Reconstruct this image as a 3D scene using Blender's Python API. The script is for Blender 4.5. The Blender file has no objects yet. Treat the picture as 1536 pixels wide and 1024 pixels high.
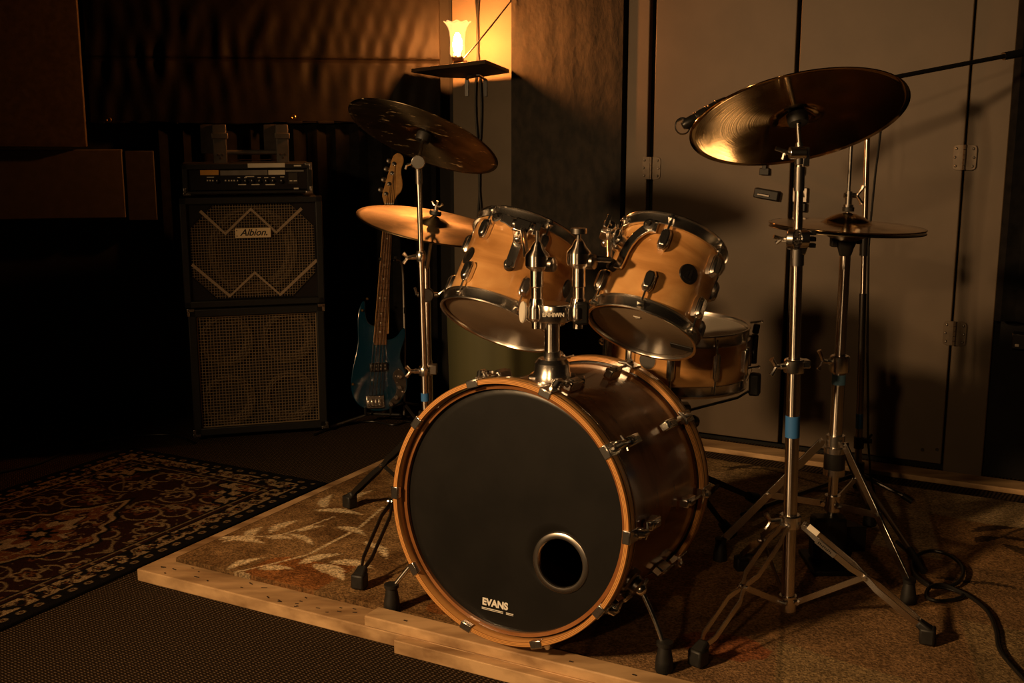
import bpy, math, random
import numpy as np
from mathutils import Vector, Matrix
random.seed(7)
C = bpy.context.scene.collection
SC = bpy.context.scene
# ------------------------------------------------------------------ camera
FPX, PITCH = 1720.0, math.radians(10.9)
CAM = Vector((0, 0, 1.18))
cp, sp = math.cos(PITCH), math.sin(PITCH)
cd = bpy.data.cameras.new('camera'); cam = bpy.data.objects.new('camera', cd); C.objects.link(cam)
cam.location = CAM; cam.rotation_euler = (math.pi/2-PITCH, 0, 0)
cd.sensor_width = 36; cd.lens = FPX/1536*36; cd.clip_start = .05; cd.clip_end = 60
SC.camera = cam

def ray(px, py):
    u = (px-768)/FPX; v = -(py-512)/FPX
    return Vector((u, cp+v*sp, -sp+v*cp))
def onz(px, py, z):
    r = ray(px, py); return CAM+r*((z-CAM.z)/r.z)
def at(px, py, y):
    r = ray(px, py); return CAM+r*((y-CAM.y)/r.y)
def onpl(px, py, p0, n):
    r = ray(px, py); return CAM+r*((p0-CAM).dot(n)/r.dot(n))
def oncyl(px, py, c, a, R):
    r = ray(px, py); o = CAM-c
    o2 = o-a*o.dot(a); r2 = r-a*r.dot(a)
    A = r2.dot(r2); B = 2*o2.dot(r2); K = o2.dot(o2)-R*R
    D = max(B*B-4*A*K, 0)
    return CAM+r*((-B-math.sqrt(D))/(2*A))
def proj(P):
    q = P-CAM; d = q.y*cp-q.z*sp; up = q.y*sp+q.z*cp
    return (768+FPX*q.x/d, 512-FPX*up/d)

def frame(o, z, xh=(1, 0, 0)):
    z = Vector(z).normalized(); x = Vector(xh); x = (x-z*x.dot(z)).normalized(); y = z.cross(x)
    M = Matrix.Identity(4)
    for i in range(3): M[i][0], M[i][1], M[i][2], M[i][3] = x[i], y[i], z[i], o[i]
    return M
def T(*v): return Matrix.Translation(Vector(v))
V3 = Vector

# ------------------------------------------------------------------ mesh builder
class MB:
    def __init__(s, M=None): s.V = []; s.F = []; s.M = M
    def v(s, p):
        p = Vector(p)
        if s.M is not None: p = s.M @ p
        s.V.append(p); return len(s.V)-1
    def box(s, c, size, M=None, taper=1.0):
        i0 = len(s.V); hx, hy, hz = size[0]/2, size[1]/2, size[2]/2
        for z in (-hz, hz):
            k = taper if z > 0 else 1
            for x, y in ((-hx, -hy), (hx, -hy), (hx, hy), (-hx, hy)):
                p = Vector((x*k, y*k, z))
                p = (M @ p) if M is not None else p
                s.v(p+Vector(c) if M is None else p+Vector(c))
        for f in ((3, 2, 1, 0), (4, 5, 6, 7), (0, 1, 5, 4), (1, 2, 6, 5), (2, 3, 7, 6), (3, 0, 4, 7)):
            s.F.append([i0+k for k in f])
        return s
    def tube(s, pts, r, n=14, cap=True):
        pts = [Vector(p) for p in pts]; m = len(pts)
        rs = r if isinstance(r, (list, tuple)) else [r]*m
        tg = []
        for i in range(m):
            t = (pts[min(i+1, m-1)]-pts[max(i-1, 0)]); tg.append(t.normalized() if t.length > 1e-9 else Vector((0, 0, 1)))
        x = tg[0].orthogonal().normalized(); rings = []
        for i in range(m):
            x = (x-tg[i]*x.dot(tg[i])).normalized(); y = tg[i].cross(x)
            rings.append([s.v(pts[i]+(x*math.cos(2*math.pi*k/n)+y*math.sin(2*math.pi*k/n))*rs[i]) for k in range(n)])
        for i in range(m-1):
            for k in range(n):
                s.F.append([rings[i][k], rings[i][(k+1) % n], rings[i+1][(k+1) % n], rings[i+1][k]])
        if cap: s.F.append(rings[0][::-1]); s.F.append(rings[-1][:])
        return s
    def lathe(s, prof, M=None, n=48, close=False, mod=None):
        M = M or Matrix.Identity(4); rings = []
        for (r, z) in prof:
            if r < 1e-6: rings.append([s.v(M @ Vector((0, 0, z)))])
            else:
                rg = []
                for k in range(n):
                    a = 2*math.pi*k/n; rr, zz = (r, z) if mod is None else mod(r, z, a)
                    rg.append(s.v(M @ Vector((rr*math.cos(a), rr*math.sin(a), zz))))
                rings.append(rg)
        pairs = list(zip(rings[:-1], rings[1:]))
        if close: pairs.append((rings[-1], rings[0]))
        for A, B in pairs:
            for k in range(n):
                k2 = (k+1) % n
                if len(A) == 1 and len(B) == 1: continue
                if len(A) == 1: s.F.append([A[0], B[k2], B[k]][::-1])
                elif len(B) == 1: s.F.append([A[k], A[k2], B[0]])
                else: s.F.append([A[k], A[k2], B[k2], B[k]])
        return s
    def arc(s, prof, a0, a1, M=None, n=12):
        M = M or Matrix.Identity(4); rings = []
        for i in range(n+1):
            a = a0+(a1-a0)*i/n
            rings.append([s.v(M @ Vector((r*math.cos(a), r*math.sin(a), z))) for r, z in prof])
        m = len(prof)
        for A, B in zip(rings[:-1], rings[1:]):
            for k in range(m): s.F.append([A[k], A[(k+1) % m], B[(k+1) % m], B[k]][::-1])
        s.F.append(rings[0][:]); s.F.append(rings[-1][::-1])
        return s
    def prism(s, poly, z0, z1, M=None):
        M = M or Matrix.Identity(4); n = len(poly)
        a = [s.v(M @ Vector((x, y, z0))) for x, y in poly]; b = [s.v(M @ Vector((x, y, z1))) for x, y in poly]
        s.F.append(a[::-1]); s.F.append(b)
        for k in range(n): s.F.append([a[k], a[(k+1) % n], b[(k+1) % n], b[k]])
        return s
    def hull(s, A, B):      # two matching loops of points
        a = [s.v(p) for p in A]; b = [s.v(p) for p in B]; n = len(a)
        s.F.append(a[::-1]); s.F.append(b)
        for k in range(n): s.F.append([a[k], a[(k+1) % n], b[(k+1) % n], b[k]])
        return s
    def ball(s, c, r, M=None, n=16, sq=1.0):
        prof = [(r*math.sin(math.pi*i/10) if 0 < i < 10 else 0, -r*sq*math.cos(math.pi*i/10)) for i in range(11)]
        return s.lathe(prof, T(*c) @ (M or Matrix.Identity(4)), n)
    def bar(s, pts, w, t, side):      # flat strip along points: width along side, thickness t
        pts = [Vector(p) for p in pts]; m = len(pts); side = Vector(side).normalized(); rings = []
        for i in range(m):
            tg = (pts[min(i+1, m-1)]-pts[max(i-1, 0)]).normalized()
            sd = (side-tg*side.dot(tg)).normalized(); nn = tg.cross(sd)
            rings.append([s.v(pts[i]+sd*a*w/2+nn*b*t/2) for a, b in ((-1, -1), (1, -1), (1, 1), (-1, 1))])
        for A, B in zip(rings[:-1], rings[1:]):
            for k in range(4): s.F.append([A[k], A[(k+1) % 4], B[(k+1) % 4], B[k]])
        s.F.append(rings[0][::-1]); s.F.append(rings[-1][:])
        return s
    def build(s, name, mat, parent=None, bevel=0, ang=35, seg=2, local=False):
        me = bpy.data.meshes.new(name)
        Vs = s.V
        if parent is not None and not local:
            Mi = WM[parent.name].inverted(); Vs = [Mi @ p for p in Vs]
        me.from_pydata([tuple(p) for p in Vs], [], s.F); me.validate()
        import bmesh
        bm = bmesh.new(); bm.from_mesh(me); bmesh.ops.recalc_face_normals(bm, faces=bm.faces); bm.to_mesh(me); bm.free()
        me.polygons.foreach_set('use_smooth', [True]*len(me.polygons))
        me.set_sharp_from_angle(angle=math.radians(ang))
        o = bpy.data.objects.new(name, me); C.objects.link(o)
        me.materials.append(MAT[mat] if isinstance(mat, str) else mat)
        if parent is not None:
            o.parent = parent; WM[o.name] = WM[parent.name].copy()
        else: WM[o.name] = Matrix.Identity(4)
        if bevel:
            b = o.modifiers.new('bevel', 'BEVEL'); b.width = bevel; b.segments = seg; b.limit_method = 'ANGLE'; b.angle_limit = math.radians(38)
        return o
WM = {}
def tag(o, label, cat, group=None, kind=None):
    if label: o['label'] = label
    if cat: o['category'] = cat
    if group: o['group'] = group
    if kind: o['kind'] = kind
    return o
def thing(name, label, cat, M=None, group=None):
    o = bpy.data.objects.new(name, None); o.empty_display_size = .05; C.objects.link(o)
    M = M if isinstance(M, Matrix) else (T(*M) if M is not None else Matrix.Identity(4))
    o.matrix_world = M; WM[o.name] = M.copy()
    return tag(o, label, cat, group)
def struct(o): o['kind'] = 'structure'; return o
def text(name, body, M, size, mat, parent, depth=.0006, shear=0, align='CENTER', space=1.0, bold=0):
    cu = bpy.data.curves.new(name, 'FONT'); cu.body = body; cu.size = size; cu.extrude = depth; cu.shear = shear
    cu.align_x = align; cu.align_y = 'CENTER'; cu.space_character = space; cu.offset = bold
    t = bpy.data.objects.new('tmp', cu); C.objects.link(t); bpy.context.view_layer.update()
    me = bpy.data.meshes.new_from_object(t.evaluated_get(bpy.context.evaluated_depsgraph_get()))
    bpy.data.objects.remove(t)
    me.transform(WM[parent.name].inverted() @ M); me.materials.clear(); me.materials.append(MAT[mat])
    o = bpy.data.objects.new(name, me); C.objects.link(o); o.parent = parent; WM[o.name] = WM[parent.name].copy()
    return o

# ------------------------------------------------------------------ materials
MAT = {}
def mat(name, col, rough=.5, metal=0, **kw):
    m = bpy.data.materials.new(name); m.use_nodes = True; nt = m.node_tree; b = nt.nodes['Principled BSDF']
    b.inputs['Base Color'].default_value = (*col, 1); b.inputs['Roughness'].default_value = rough; b.inputs['Metallic'].default_value = metal
    for k, v in kw.items():
        k2 = {'coat': 'Coat Weight', 'coatr': 'Coat Roughness', 'aniso': 'Anisotropic', 'spec': 'Specular IOR Level', 'trans': 'Transmission Weight', 'sheen': 'Sheen Weight'}[k]
        b.inputs[k2].default_value = v
    MAT[name] = m; return m, nt, b
def nn(nt, typ, **kw):
    n = nt.nodes.new(typ)
    for k, v in kw.items():
        if hasattr(n, k): setattr(n, k, v)
        else: n.inputs[k].default_value = v
    return n
def objco(nt, scale=(1, 1, 1), rot=(0, 0, 0)):
    t = nt.nodes.new('ShaderNodeTexCoord'); m = nt.nodes.new('ShaderNodeMapping')
    m.inputs['Scale'].default_value = scale; m.inputs['Rotation'].default_value = rot
    nt.links.new(t.outputs['Object'], m.inputs['Vector']); return m.outputs['Vector']
def ramp(nt, fac, stops):
    r = nt.nodes.new('ShaderNodeValToRGB'); e = r.color_ramp.elements
    while len(e) > 1: e.remove(e[-1])
    e[0].position = stops[0][0]; e[0].color = (*stops[0][1], 1)
    for p, c in stops[1:]:
        x = e.new(p); x.color = (*c, 1)
    nt.links.new(fac, r.inputs['Fac']); return r.outputs['Color']
def bump(nt, b, h, strength, dist=.002):
    n = nt.nodes.new('ShaderNodeBump'); n.inputs['Strength'].default_value = strength; n.inputs['Distance'].default_value = dist
    nt.links.new(h, n.inputs['Height']); nt.links.new(n.outputs['Normal'], b.inputs['Normal'])
def noise_mat(name, c1, c2, scale, rough=.7, det=4, bs=0, bd=.002, stretch=(1, 1, 1), metal=0, lo=.35, hi=.65, **kw):
    m, nt, b = mat(name, c1, rough, metal, **kw)
    n = nn(nt, 'ShaderNodeTexNoise', Scale=scale, Detail=det); nt.links.new(objco(nt, stretch), n.inputs['Vector'])
    nt.links.new(ramp(nt, n.outputs['Fac'], [(lo, c1), (hi, c2)]), b.inputs['Base Color'])
    if bs: bump(nt, b, n.outputs['Fac'], bs, bd)
    return m

mat('chrome', (.80, .76, .71), .23, 1)
def pole_mat():
    m, nt, b = mat('pole_chrome', (.80, .73, .66), .27, 1, aniso=.9)
    tn = nt.nodes.new('ShaderNodeTangent'); tn.direction_type = 'RADIAL'; tn.axis = 'Z'; nt.links.new(tn.outputs[0], b.inputs['Tangent']); b.inputs['Anisotropic Rotation'].default_value = .25
pole_mat()
mat('hoop_chrome', (.75, .70, .64), .25, 1)
mat('chrome_satin', (.62, .58, .54), .27, 1)
mat('chrome_dark', (.20, .18, .165), .3, 1)
mat('steel_dull', (.32, .29, .26), .42, 1)
noise_mat('black_rubber', (.008, .0075, .007), (.014, .013, .012), 60, .55)
mat('black_plastic', (.012, .011, .01), .32)
mat('black_metal', (.015, .014, .013), .38, .3)
noise_mat('head_black', (.010, .0095, .009), (.014, .013, .012), 9, .34, bs=.05, bd=.001, spec=.3)
noise_mat('head_clear', (.15, .105, .066), (.21, .15, .095), 7, .42)
mat('head_white', (.55, .5, .42), .4)
mat('white_print', (.85, .82, .76), .5)
mat('cream', (.80, .74, .62), .5)
mat('brass_dark', (.45, .28, .10), .3, 1)
mat('tape_blue', (.03, .15, .42), .6)
mat('tape_pale', (.14, .32, .50), .6)
mat('grille_metal', (.40, .30, .185), .42, .6)
mat('stripe_metal', (.50, .38, .26), .5, .4)
mat('plate_tan', (.95, .74, .46), .5)
mat('paper', (.82, .74, .58), .7)
mat('orange_label', (.8, .40, .08), .5)
mat('panel_black', (.012, .011, .012), .35)
noise_mat('tolex', (.006, .0057, .0054), (.011, .0105, .010), 220, .6, bs=.35, bd=.0008)
noise_mat('cone', (.10, .075, .046), (.14, .10, .063), 14, .7)
mat('cone_dust', (.20, .145, .09), .5)
noise_mat('grey_paint', (.20, .18, .16), (.27, .245, .215), 25, .5)
noise_mat('frame_grey', (.10, .09, .08), (.14, .127, .115), 25, .45, metal=.4)
noise_mat('door_paint', (.100, .069, .041), (.122, .085, .052), 6, .55, det=8, bs=.05)
noise_mat('hinge_paint', (.085, .06, .038), (.115, .082, .052), 40, .4, metal=.3)
noise_mat('wall_plaster', (.105, .082, .057), (.135, .105, .074), 5, .8, det=8, bs=.12)
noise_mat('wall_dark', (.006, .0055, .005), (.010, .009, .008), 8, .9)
noise_mat('fabric_panel', (.006, .0042, .0028), (.020, .014, .0088), 34, .85, det=12, bs=.9, bd=.006, stretch=(1, 1, .6))
noise_mat('board_brown', (.085, .055, .030), (.13, .085, .047), 40, .8, det=10, bs=.3)
noise_mat('board_grey', (.085, .065, .05), (.105, .08, .062), 30, .8, det=6)
noise_mat('board_dark', (.04, .032, .026), (.055, .044, .035), 30, .8)
noise_mat('vinyl', (.0065, .0047, .0031), (.012, .0085, .0056), 12, .62, det=6, bs=.3, bd=.01, spec=.16)
noise_mat('curtain_black', (.006, .0058, .0055), (.011, .010, .0095), 30, .95, spec=.1)
noise_mat('bin_olive', (.052, .052, .019), (.095, .088, .033), 4, .75, det=3, stretch=(1, 1, .1))
noise_mat('raw_wood', (.26, .145, .062), (.66, .43, .22), 7, .65, det=9, bs=.35, stretch=(.6, 2.2, 2.2), lo=.34, hi=.62)
noise_mat('shelf_wood', (.05, .032, .02), (.08, .05, .03), 10, .6)
mat('guitar_blue', (.0012, .030, .064), .12, 0, coat=1.0)
noise_mat('maple_neck', (.62, .32, .10), (.74, .42, .15), 9, .35, stretch=(6, 6, .6))
noise_mat('rosewood', (.20, .095, .04), (.28, .14, .06), 14, .45, stretch=(6, 6, .8))
mat('ivory_dot', (.9, .85, .7), .4)
mat('cable_black', (.010, .0095, .009), .4)
mat('lamp_metal', (.10, .06, .03), .4, .8)
mat('nail_dark', (.03, .022, .016), .6)

def wood_shell(name, c1, c2, c3, coat=.5, rough=.3):
    m, nt, b = mat(name, c1, rough, coat=coat, coatr=.12)
    v = objco(nt, (1, 1, 1))
    n1 = nn(nt, 'ShaderNodeTexNoise', Scale=5.5, Detail=5, Distortion=1.6)
    mp = nt.nodes.new('ShaderNodeMapping'); mp.inputs['Scale'].default_value = (1, 1, 2.6); nt.links.new(v, mp.inputs['Vector'])
    nt.links.new(mp.outputs['Vector'], n1.inputs['Vector'])
    w = nn(nt, 'ShaderNodeTexWave', Scale=2.2, Distortion=9, Detail=4); w.bands_direction = 'Z'
    nt.links.new(v, w.inputs['Vector'])
    mx = nn(nt, 'ShaderNodeMath', operation='ADD'); mu = nn(nt, 'ShaderNodeMath', operation='MULTIPLY'); mu.inputs[1].default_value = .28
    nt.links.new(w.outputs['Fac'], mu.inputs[0]); nt.links.new(n1.outputs['Fac'], mx.inputs[0]); nt.links.new(mu.outputs[0], mx.inputs[1])
    nt.links.new(ramp(nt, mx.outputs[0], [(.35, c1), (.62, c2), (.85, c3)]), b.inputs['Base Color'])
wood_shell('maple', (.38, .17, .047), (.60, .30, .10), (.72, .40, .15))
wood_shell('maple_shaded', (.17, .066, .02), (.25, .10, .033), (.32, .14, .05), coat=.8, rough=.22)  # bass shell: same maple finish, darkened in colour for the shade on it
m, nt, b = mat('hoop_wood', (.6, .3, .09), .3, coat=.6)
t = nt.nodes.new('ShaderNodeTexCoord'); sx = nt.nodes.new('ShaderNodeSeparateXYZ'); nt.links.new(t.outputs['Object'], sx.inputs[0])
vl = nn(nt, 'ShaderNodeVectorMath', operation='LENGTH'); cb = nt.nodes.new('ShaderNodeCombineXYZ')
nt.links.new(sx.outputs['X'], cb.inputs['X']); nt.links.new(sx.outputs['Y'], cb.inputs['Y']); nt.links.new(cb.outputs[0], vl.inputs[0])
w = nn(nt, 'ShaderNodeMath', operation='MULTIPLY'); w.inputs[1].default_value = 2100; nt.links.new(vl.outputs['Value'], w.inputs[0])
sn = nn(nt, 'ShaderNodeMath', operation='SINE'); nt.links.new(w.outputs[0], sn.inputs[0])
hf = nn(nt, 'ShaderNodeMath', operation='MULTIPLY_ADD'); hf.inputs[1].default_value = .5; hf.inputs[2].default_value = .5; nt.links.new(sn.outputs[0], hf.inputs[0])
nt.links.new(ramp(nt, hf.outputs[0], [(.0, (.30, .115, .03)), (.5, (.62, .29, .085)), (1, (.80, .42, .14))]), b.inputs['Base Color'])
def cymbal_mat(name, col, rough, dirt, scratch=False):
    m, nt, b = mat(name, col, rough, 1, aniso=.75)
    tn = nt.nodes.new('ShaderNodeTangent'); tn.direction_type = 'RADIAL'; tn.axis = 'Z'; nt.links.new(tn.outputs[0], b.inputs['Tangent']); b.inputs['Anisotropic Rotation'].default_value = .25
    t = nt.nodes.new('ShaderNodeTexCoord'); sx = nt.nodes.new('ShaderNodeSeparateXYZ'); nt.links.new(t.outputs['Object'], sx.inputs[0])
    vl = nn(nt, 'ShaderNodeVectorMath', operation='LENGTH'); cb = nt.nodes.new('ShaderNodeCombineXYZ')
    nt.links.new(sx.outputs['X'], cb.inputs['X']); nt.links.new(sx.outputs['Y'], cb.inputs['Y']); nt.links.new(cb.outputs[0], vl.inputs[0])
    n1 = nn(nt, 'ShaderNodeTexNoise', Scale=260, Detail=3); n1.noise_dimensions = '1D'; nt.links.new(vl.outputs['Value'], n1.inputs['W'])
    bump(nt, b, n1.outputs['Fac'], .12, .001)
    n2 = nn(nt, 'ShaderNodeTexNoise', Scale=11, Detail=6, Distortion=.6); nt.links.new(t.outputs['Object'], n2.inputs['Vector'])
    nt.links.new(ramp(nt, n2.outputs['Fac'], [(.36, tuple(c*dirt for c in col)), (.6, col)]), b.inputs['Base Color'])
    if scratch:     # polished flecks and scratches
        mp = nt.nodes.new('ShaderNodeMapping'); mp.inputs['Scale'].default_value = (10, 34, 10); mp.inputs['Rotation'].default_value = (0, 0, .5); nt.links.new(t.outputs['Object'], mp.inputs['Vector'])
        n3 = nn(nt, 'ShaderNodeTexNoise', Scale=1.6, Detail=8, Roughness=.75); nt.links.new(mp.outputs['Vector'], n3.inputs['Vector'])
        fl = ramp(nt, n3.outputs['Fac'], [(.585, (0, 0, 0)), (.64, (1, 1, 1))])
        mm = nn(nt, 'ShaderNodeMath', operation='MULTIPLY_ADD'); mm.inputs[1].default_value = -.6; mm.inputs[2].default_value = 1; nt.links.new(fl, mm.inputs[0]); nt.links.new(mm.outputs[0], b.inputs['Metallic'])
        mx = nn(nt, 'ShaderNodeMix'); mx.data_type = 'RGBA'; nt.links.new(fl, mx.inputs[0]); nt.links.new(b.inputs['Base Color'].links[0].from_socket, mx.inputs[6]); mx.inputs[7].default_value = (.85, .62, .34, 1); nt.links.new(mx.outputs[2], b.inputs['Base Color'])
    ml = nn(nt, 'ShaderNodeMath', operation='MULTIPLY_ADD'); ml.inputs[1].default_value = -.25; ml.inputs[2].default_value = rough+.13
    nt.links.new(n2.outputs['Fac'], ml.inputs[0]); nt.links.new(ml.outputs[0], b.inputs['Roughness'])
cymbal_mat('cymbal_bright', (.66, .44, .20), .11, .6)
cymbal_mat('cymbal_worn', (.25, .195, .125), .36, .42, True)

cymbal_mat('cymbal_dull', (.20, .15, .085), .46, .4)
# carpets
m, nt, b = mat('floor_carpet', (.2, .13, .08), .95, spec=.12)
v = objco(nt, (1, 1, 1), (0, 0, math.radians(33)))
w1 = nn(nt, 'ShaderNodeTexWave', Scale=26, Distortion=2.2, Detail=2); w1.bands_direction = 'X'; nt.links.new(v, w1.inputs['Vector'])
w2 = nn(nt, 'ShaderNodeTexWave', Scale=40, Distortion=2.2, Detail=2); w2.bands_direction = 'Y'; nt.links.new(v, w2.inputs['Vector'])
mu = nn(nt, 'ShaderNodeMath', operation='MULTIPLY'); nt.links.new(w1.outputs['Fac'], mu.inputs[0]); nt.links.new(w2.outputs['Fac'], mu.inputs[1])
nz = nn(nt, 'ShaderNodeTexNoise', Scale=160, Detail=2); nt.links.new(v, nz.inputs['Vector'])
ad = nn(nt, 'ShaderNodeMath', operation='MULTIPLY'); nt.links.new(mu.outputs[0], ad.inputs[0]); nt.links.new(nz.outputs['Fac'], ad.inputs[1])
nt.links.new(ramp(nt, ad.outputs[0], [(.02, (.012, .0075, .0042)), (.22, (.078, .051, .030)), (.5, (.17, .115, .07))]), b.inputs['Base Color'])
bump(nt, b, ad.outputs[0], .9, .006)
def rugmat(name, fiber):
    m, nt, b = mat(name, (.3, .2, .1), .95, spec=.12)
    a = nt.nodes.new('ShaderNodeAttribute'); a.attribute_name = 'Col'
    n = nn(nt, 'ShaderNodeTexNoise', Scale=fiber, Detail=3); nt.links.new(objco(nt), n.inputs['Vector'])
    r = ramp(nt, n.outputs['Fac'], [(.35, (.45, .45, .45)), (.62, (1.15, 1.15, 1.15))])
    mx = nn(nt, 'ShaderNodeMix'); mx.data_type = 'RGBA'; mx.blend_type = 'MULTIPLY'; mx.inputs[0].default_value = 1
    nt.links.new(a.outputs['Color'], mx.inputs[6]); nt.links.new(r, mx.inputs[7]); nt.links.new(mx.outputs[2], b.inputs['Base Color'])
    bump(nt, b, n.outputs['Fac'], .8, .004)
rugmat('rug_pile', 330); rugmat('carpet_pile', 190)

# ------------------------------------------------------------------ lay-out of the room
ZP = .045                                  # top of the drum platform
A28 = math.radians(28.3)
U = V3((math.cos(A28), -math.sin(A28), 0)); Wd = V3((math.sin(A28), math.cos(A28), 0))
K = onz(205, 853, ZP-.012); K.z = 0
WALLW = 2.02
def PW(s, w, z=0): return K+U*s+Wd*w+V3((0, 0, z))
NW = -Wd
def onwall(px, py, off=0): return onpl(px, py, PW(0, WALLW-off), NW)
def sz(px, py, off=0):
    q = onwall(px, py, off); return (q-K).dot(U), q.z
MU = Matrix(((U.x, Wd.x, 0, K.x), (U.y, Wd.y, 0, K.y), (0, 0, 1, 0), (0, 0, 0, 1)))   # local (s, w, z) -> world
s0 = sz(674, 200)[0]; corner = PW(s0, WALLW)
AL = math.radians(12); LD = V3((math.cos(AL), math.sin(AL), 0)); LN = V3((math.sin(AL), -math.cos(AL), 0))
def onleft(px, py, off=0): return onpl(px, py, corner+LN*off, LN)
def lt(px, py, off=0):
    q = onleft(px, py, off); return (q-corner).dot(LD), q.z
ML = Matrix(((LD.x, LN.x, 0, corner.x), (LD.y, LN.y, 0, corner.y), (0, 0, 1, 0), (0, 0, 0, 1)))  # local (t, out, z)

f = MB(); f.box((0, 3, -.05), (9, 9, .1)); struct(f.build('floor', 'floor_carpet'))
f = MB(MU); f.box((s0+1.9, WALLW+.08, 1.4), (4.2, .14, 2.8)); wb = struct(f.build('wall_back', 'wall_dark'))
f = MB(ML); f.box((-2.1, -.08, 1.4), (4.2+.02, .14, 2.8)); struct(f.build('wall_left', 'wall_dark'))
# plaster strip behind the lamp
sA = sz(683, 200)[0]; sB = sz(766, 200, .05)[0]
f = MB(MU); f.box(((sA+sB)/2+.02, WALLW, 1.4), (sB-sA+.04, .03, 2.8)); struct(f.build('trim_1', 'wall_plaster'))
# ------------------------------------------------------------------ double door, frame, fittings
def wallbox(name, s_a, s_b, z_a, z_b, th, m, parent=None, off=0, bevel=.003):
    f = MB(MU); f.box(((s_a+s_b)/2, WALLW-off-th/2, (z_a+z_b)/2), (s_b-s_a, th, z_b-z_a)); return f.build(name, m, parent, bevel)
d1a = sz(984, 300)[0]; d1b = sz(1190, 250)[0]; d2a = sz(1196, 250)[0]; d2b = sz(1450, 200)[0]
zb = .030
struct(wallbox('trim_2', sz(943, 300)[0], sz(974, 300)[0], 0, 2.8, .035, 'door_paint'))
struct(wallbox('trim_3', d2b+.006, sz(1507, 300)[0], .0, 2.8, .035, 'door_paint'))
door1 = struct(wallbox('door_1', d1a, d1b, zb, 2.6, .04, 'door_paint'))
door2 = struct(wallbox('door_2', d2a, d2b, zb, 2.6, .04, 'door_paint'))
def hinge(px, py, parent, wpx=31, hpx=36):
    s, z = sz(px, py, .042); c = PW(s, WALLW-.0425, z); h = .082; w = .072
    f = MB(MU)
    n = 6
    for sg in (-1, 1):
        poly = [(sg*.004, -h/2), (sg*(w/2-.012), -h/2), (sg*(w/2-.003), -h/2+.004), (sg*w/2, -h/2+.012), (sg*w/2, h/2-.012), (sg*(w/2-.003), h/2-.004), (sg*(w/2-.012), h/2), (sg*.004, h/2)]
        Mm = Matrix(((1, 0, 0, s), (0, 0, -1, WALLW-.041), (0, 1, 0, z), (0, 0, 0, 1)))
        f.prism(poly, 0, .003, Mm)
    o = f.build('hinge', 'hinge_paint', parent, .0006)
    k = MB(MU)
    for i in range(5): k.tube([(s, WALLW-.047, z-h/2+h*i/5+.0008), (s, WALLW-.047, z-h/2+h*(i+1)/5-.0008)], .0052, 10)
    k.build('knuckle', 'hinge_paint', o)
    k = MB(MU)
    for sg in (-1, 1):
        for q in (-1, 0, 1): k.ball((s+sg*(.026 if q else .029), WALLW-.0445, z+q*.028), .0042, n=10)
    k.build('rivet', 'steel_dull', o)
hinge(977, 252, door1); hinge(1447, 236, door2); hinge(1432, 500, door2)
def doorpt(px, py, off=.042): s, z = sz(px, py, off); return s, z
s, z = doorpt(1152, 291)
f = MB(MU); R_ = Matrix.Rotation(math.radians(8), 4, 'Y')
f.box((s, WALLW-.056, z), (.088, .03, .034), R_)
hd = f.build('door_pull', 'black_rubber', door1, .004)
f = MB(MU); f.box((s-.008, WALLW-.072, z-.002), (.045, .006, .009), R_); f.build('pull_slot', 'chrome_dark', hd, .002)
s, z = doorpt(1148, 257)
f = MB(MU); f.box((s, WALLW-.05, z), (.034, .02, .024)); f.box((s, WALLW-.052, z+.02), (.016, .016, .03)); f.build('catch', 'black_rubber', door1, .002)
s, z = doorpt(1196, 297)
f = MB(MU); f.box((s+.012, WALLW-.052, z+.012), (.05, .014, .05)); lk = f.build('hasp', 'steel_dull', door2, .002)
f = MB(MU); f.box((s+.012, WALLW-.054, z-.03), (.045, .02, .03)); f.build('lock_body', 'black_metal', lk, .003)
f = MB(MU); f.tube([(s+.012+.013*math.cos(a), WALLW-.064, z+.006+.02*math.sin(a)) for a in [math.pi*i/10 for i in range(11)]], .003, 8); f.build('shackle', 'chrome', lk)
s, z = doorpt(1197, 253)
f = MB(MU); f.box((s+.008, WALLW-.052, z-.005), (.03, .02, .028)); f.ball((s+.006, WALLW-.064, z+.008), .007); f.build('catch', 'black_rubber', door2, .002)
for px in (1383, 1405):
    s, z = doorpt(px, 683); f = MB(MU); f.lathe([(0, .002), (.005, .002), (.006, 0)], Matrix(((1, 0, 0, s), (0, 0, -1, WALLW-.04), (0, 1, 0, z+.02), (0, 0, 0, 1))), 12); f.build('screw', 'nail_dark', door2)
# threshold boards between platform and door
f = MB(MU); f.box((2.1, 1.90, .009), (3.0, .10, .018)); struct(f.build('trim_4', 'raw_wood', None, .003))

# dark cloth-covered panel beside the lamp
pa = sz(767, 200, .05)[0]; pb = sz(932, 200, .05)[0]
n = MB(MU); nx, nz_ = 26, 70
def wav(a, b): return .4*(.004*math.sin(a*31+b*3)+.003*math.sin(b*17+a*11)+.003*math.sin(a*70+b*5))
for sgn in (0, 1):
    pass
g = [[n.v((pa+(pb-pa)*i/nx, WALLW-.05-(wav(i/nx, j/nz_*2.5) if 0 < i < nx else 0), .05+2.5*j/nz_)) for i in range(nx+1)] for j in range(nz_+1)]
g2 = [[n.v((pa+(pb-pa)*i/nx, WALLW-.012, .05+2.5*j/nz_)) for i in (0, nx)] for j in range(nz_+1)]
for j in range(nz_):
    for i in range(nx): n.F.append([g[j][i], g[j][i+1], g[j+1][i+1], g[j+1][i]])
    n.F.append([g2[j][0], g[j][0], g[j+1][0], g2[j+1][0]]); n.F.append([g[j][nx], g2[j][1], g2[j+1][1], g[j+1][nx]])
n.F.append([g2[0][0], g2[0][1]]+[g[0][i] for i in range(nx, -1, -1)]); n.F.append([g2[nz_][0]]+[g[nz_][i] for i in range(nx+1)]+[g2[nz_][1]])
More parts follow.
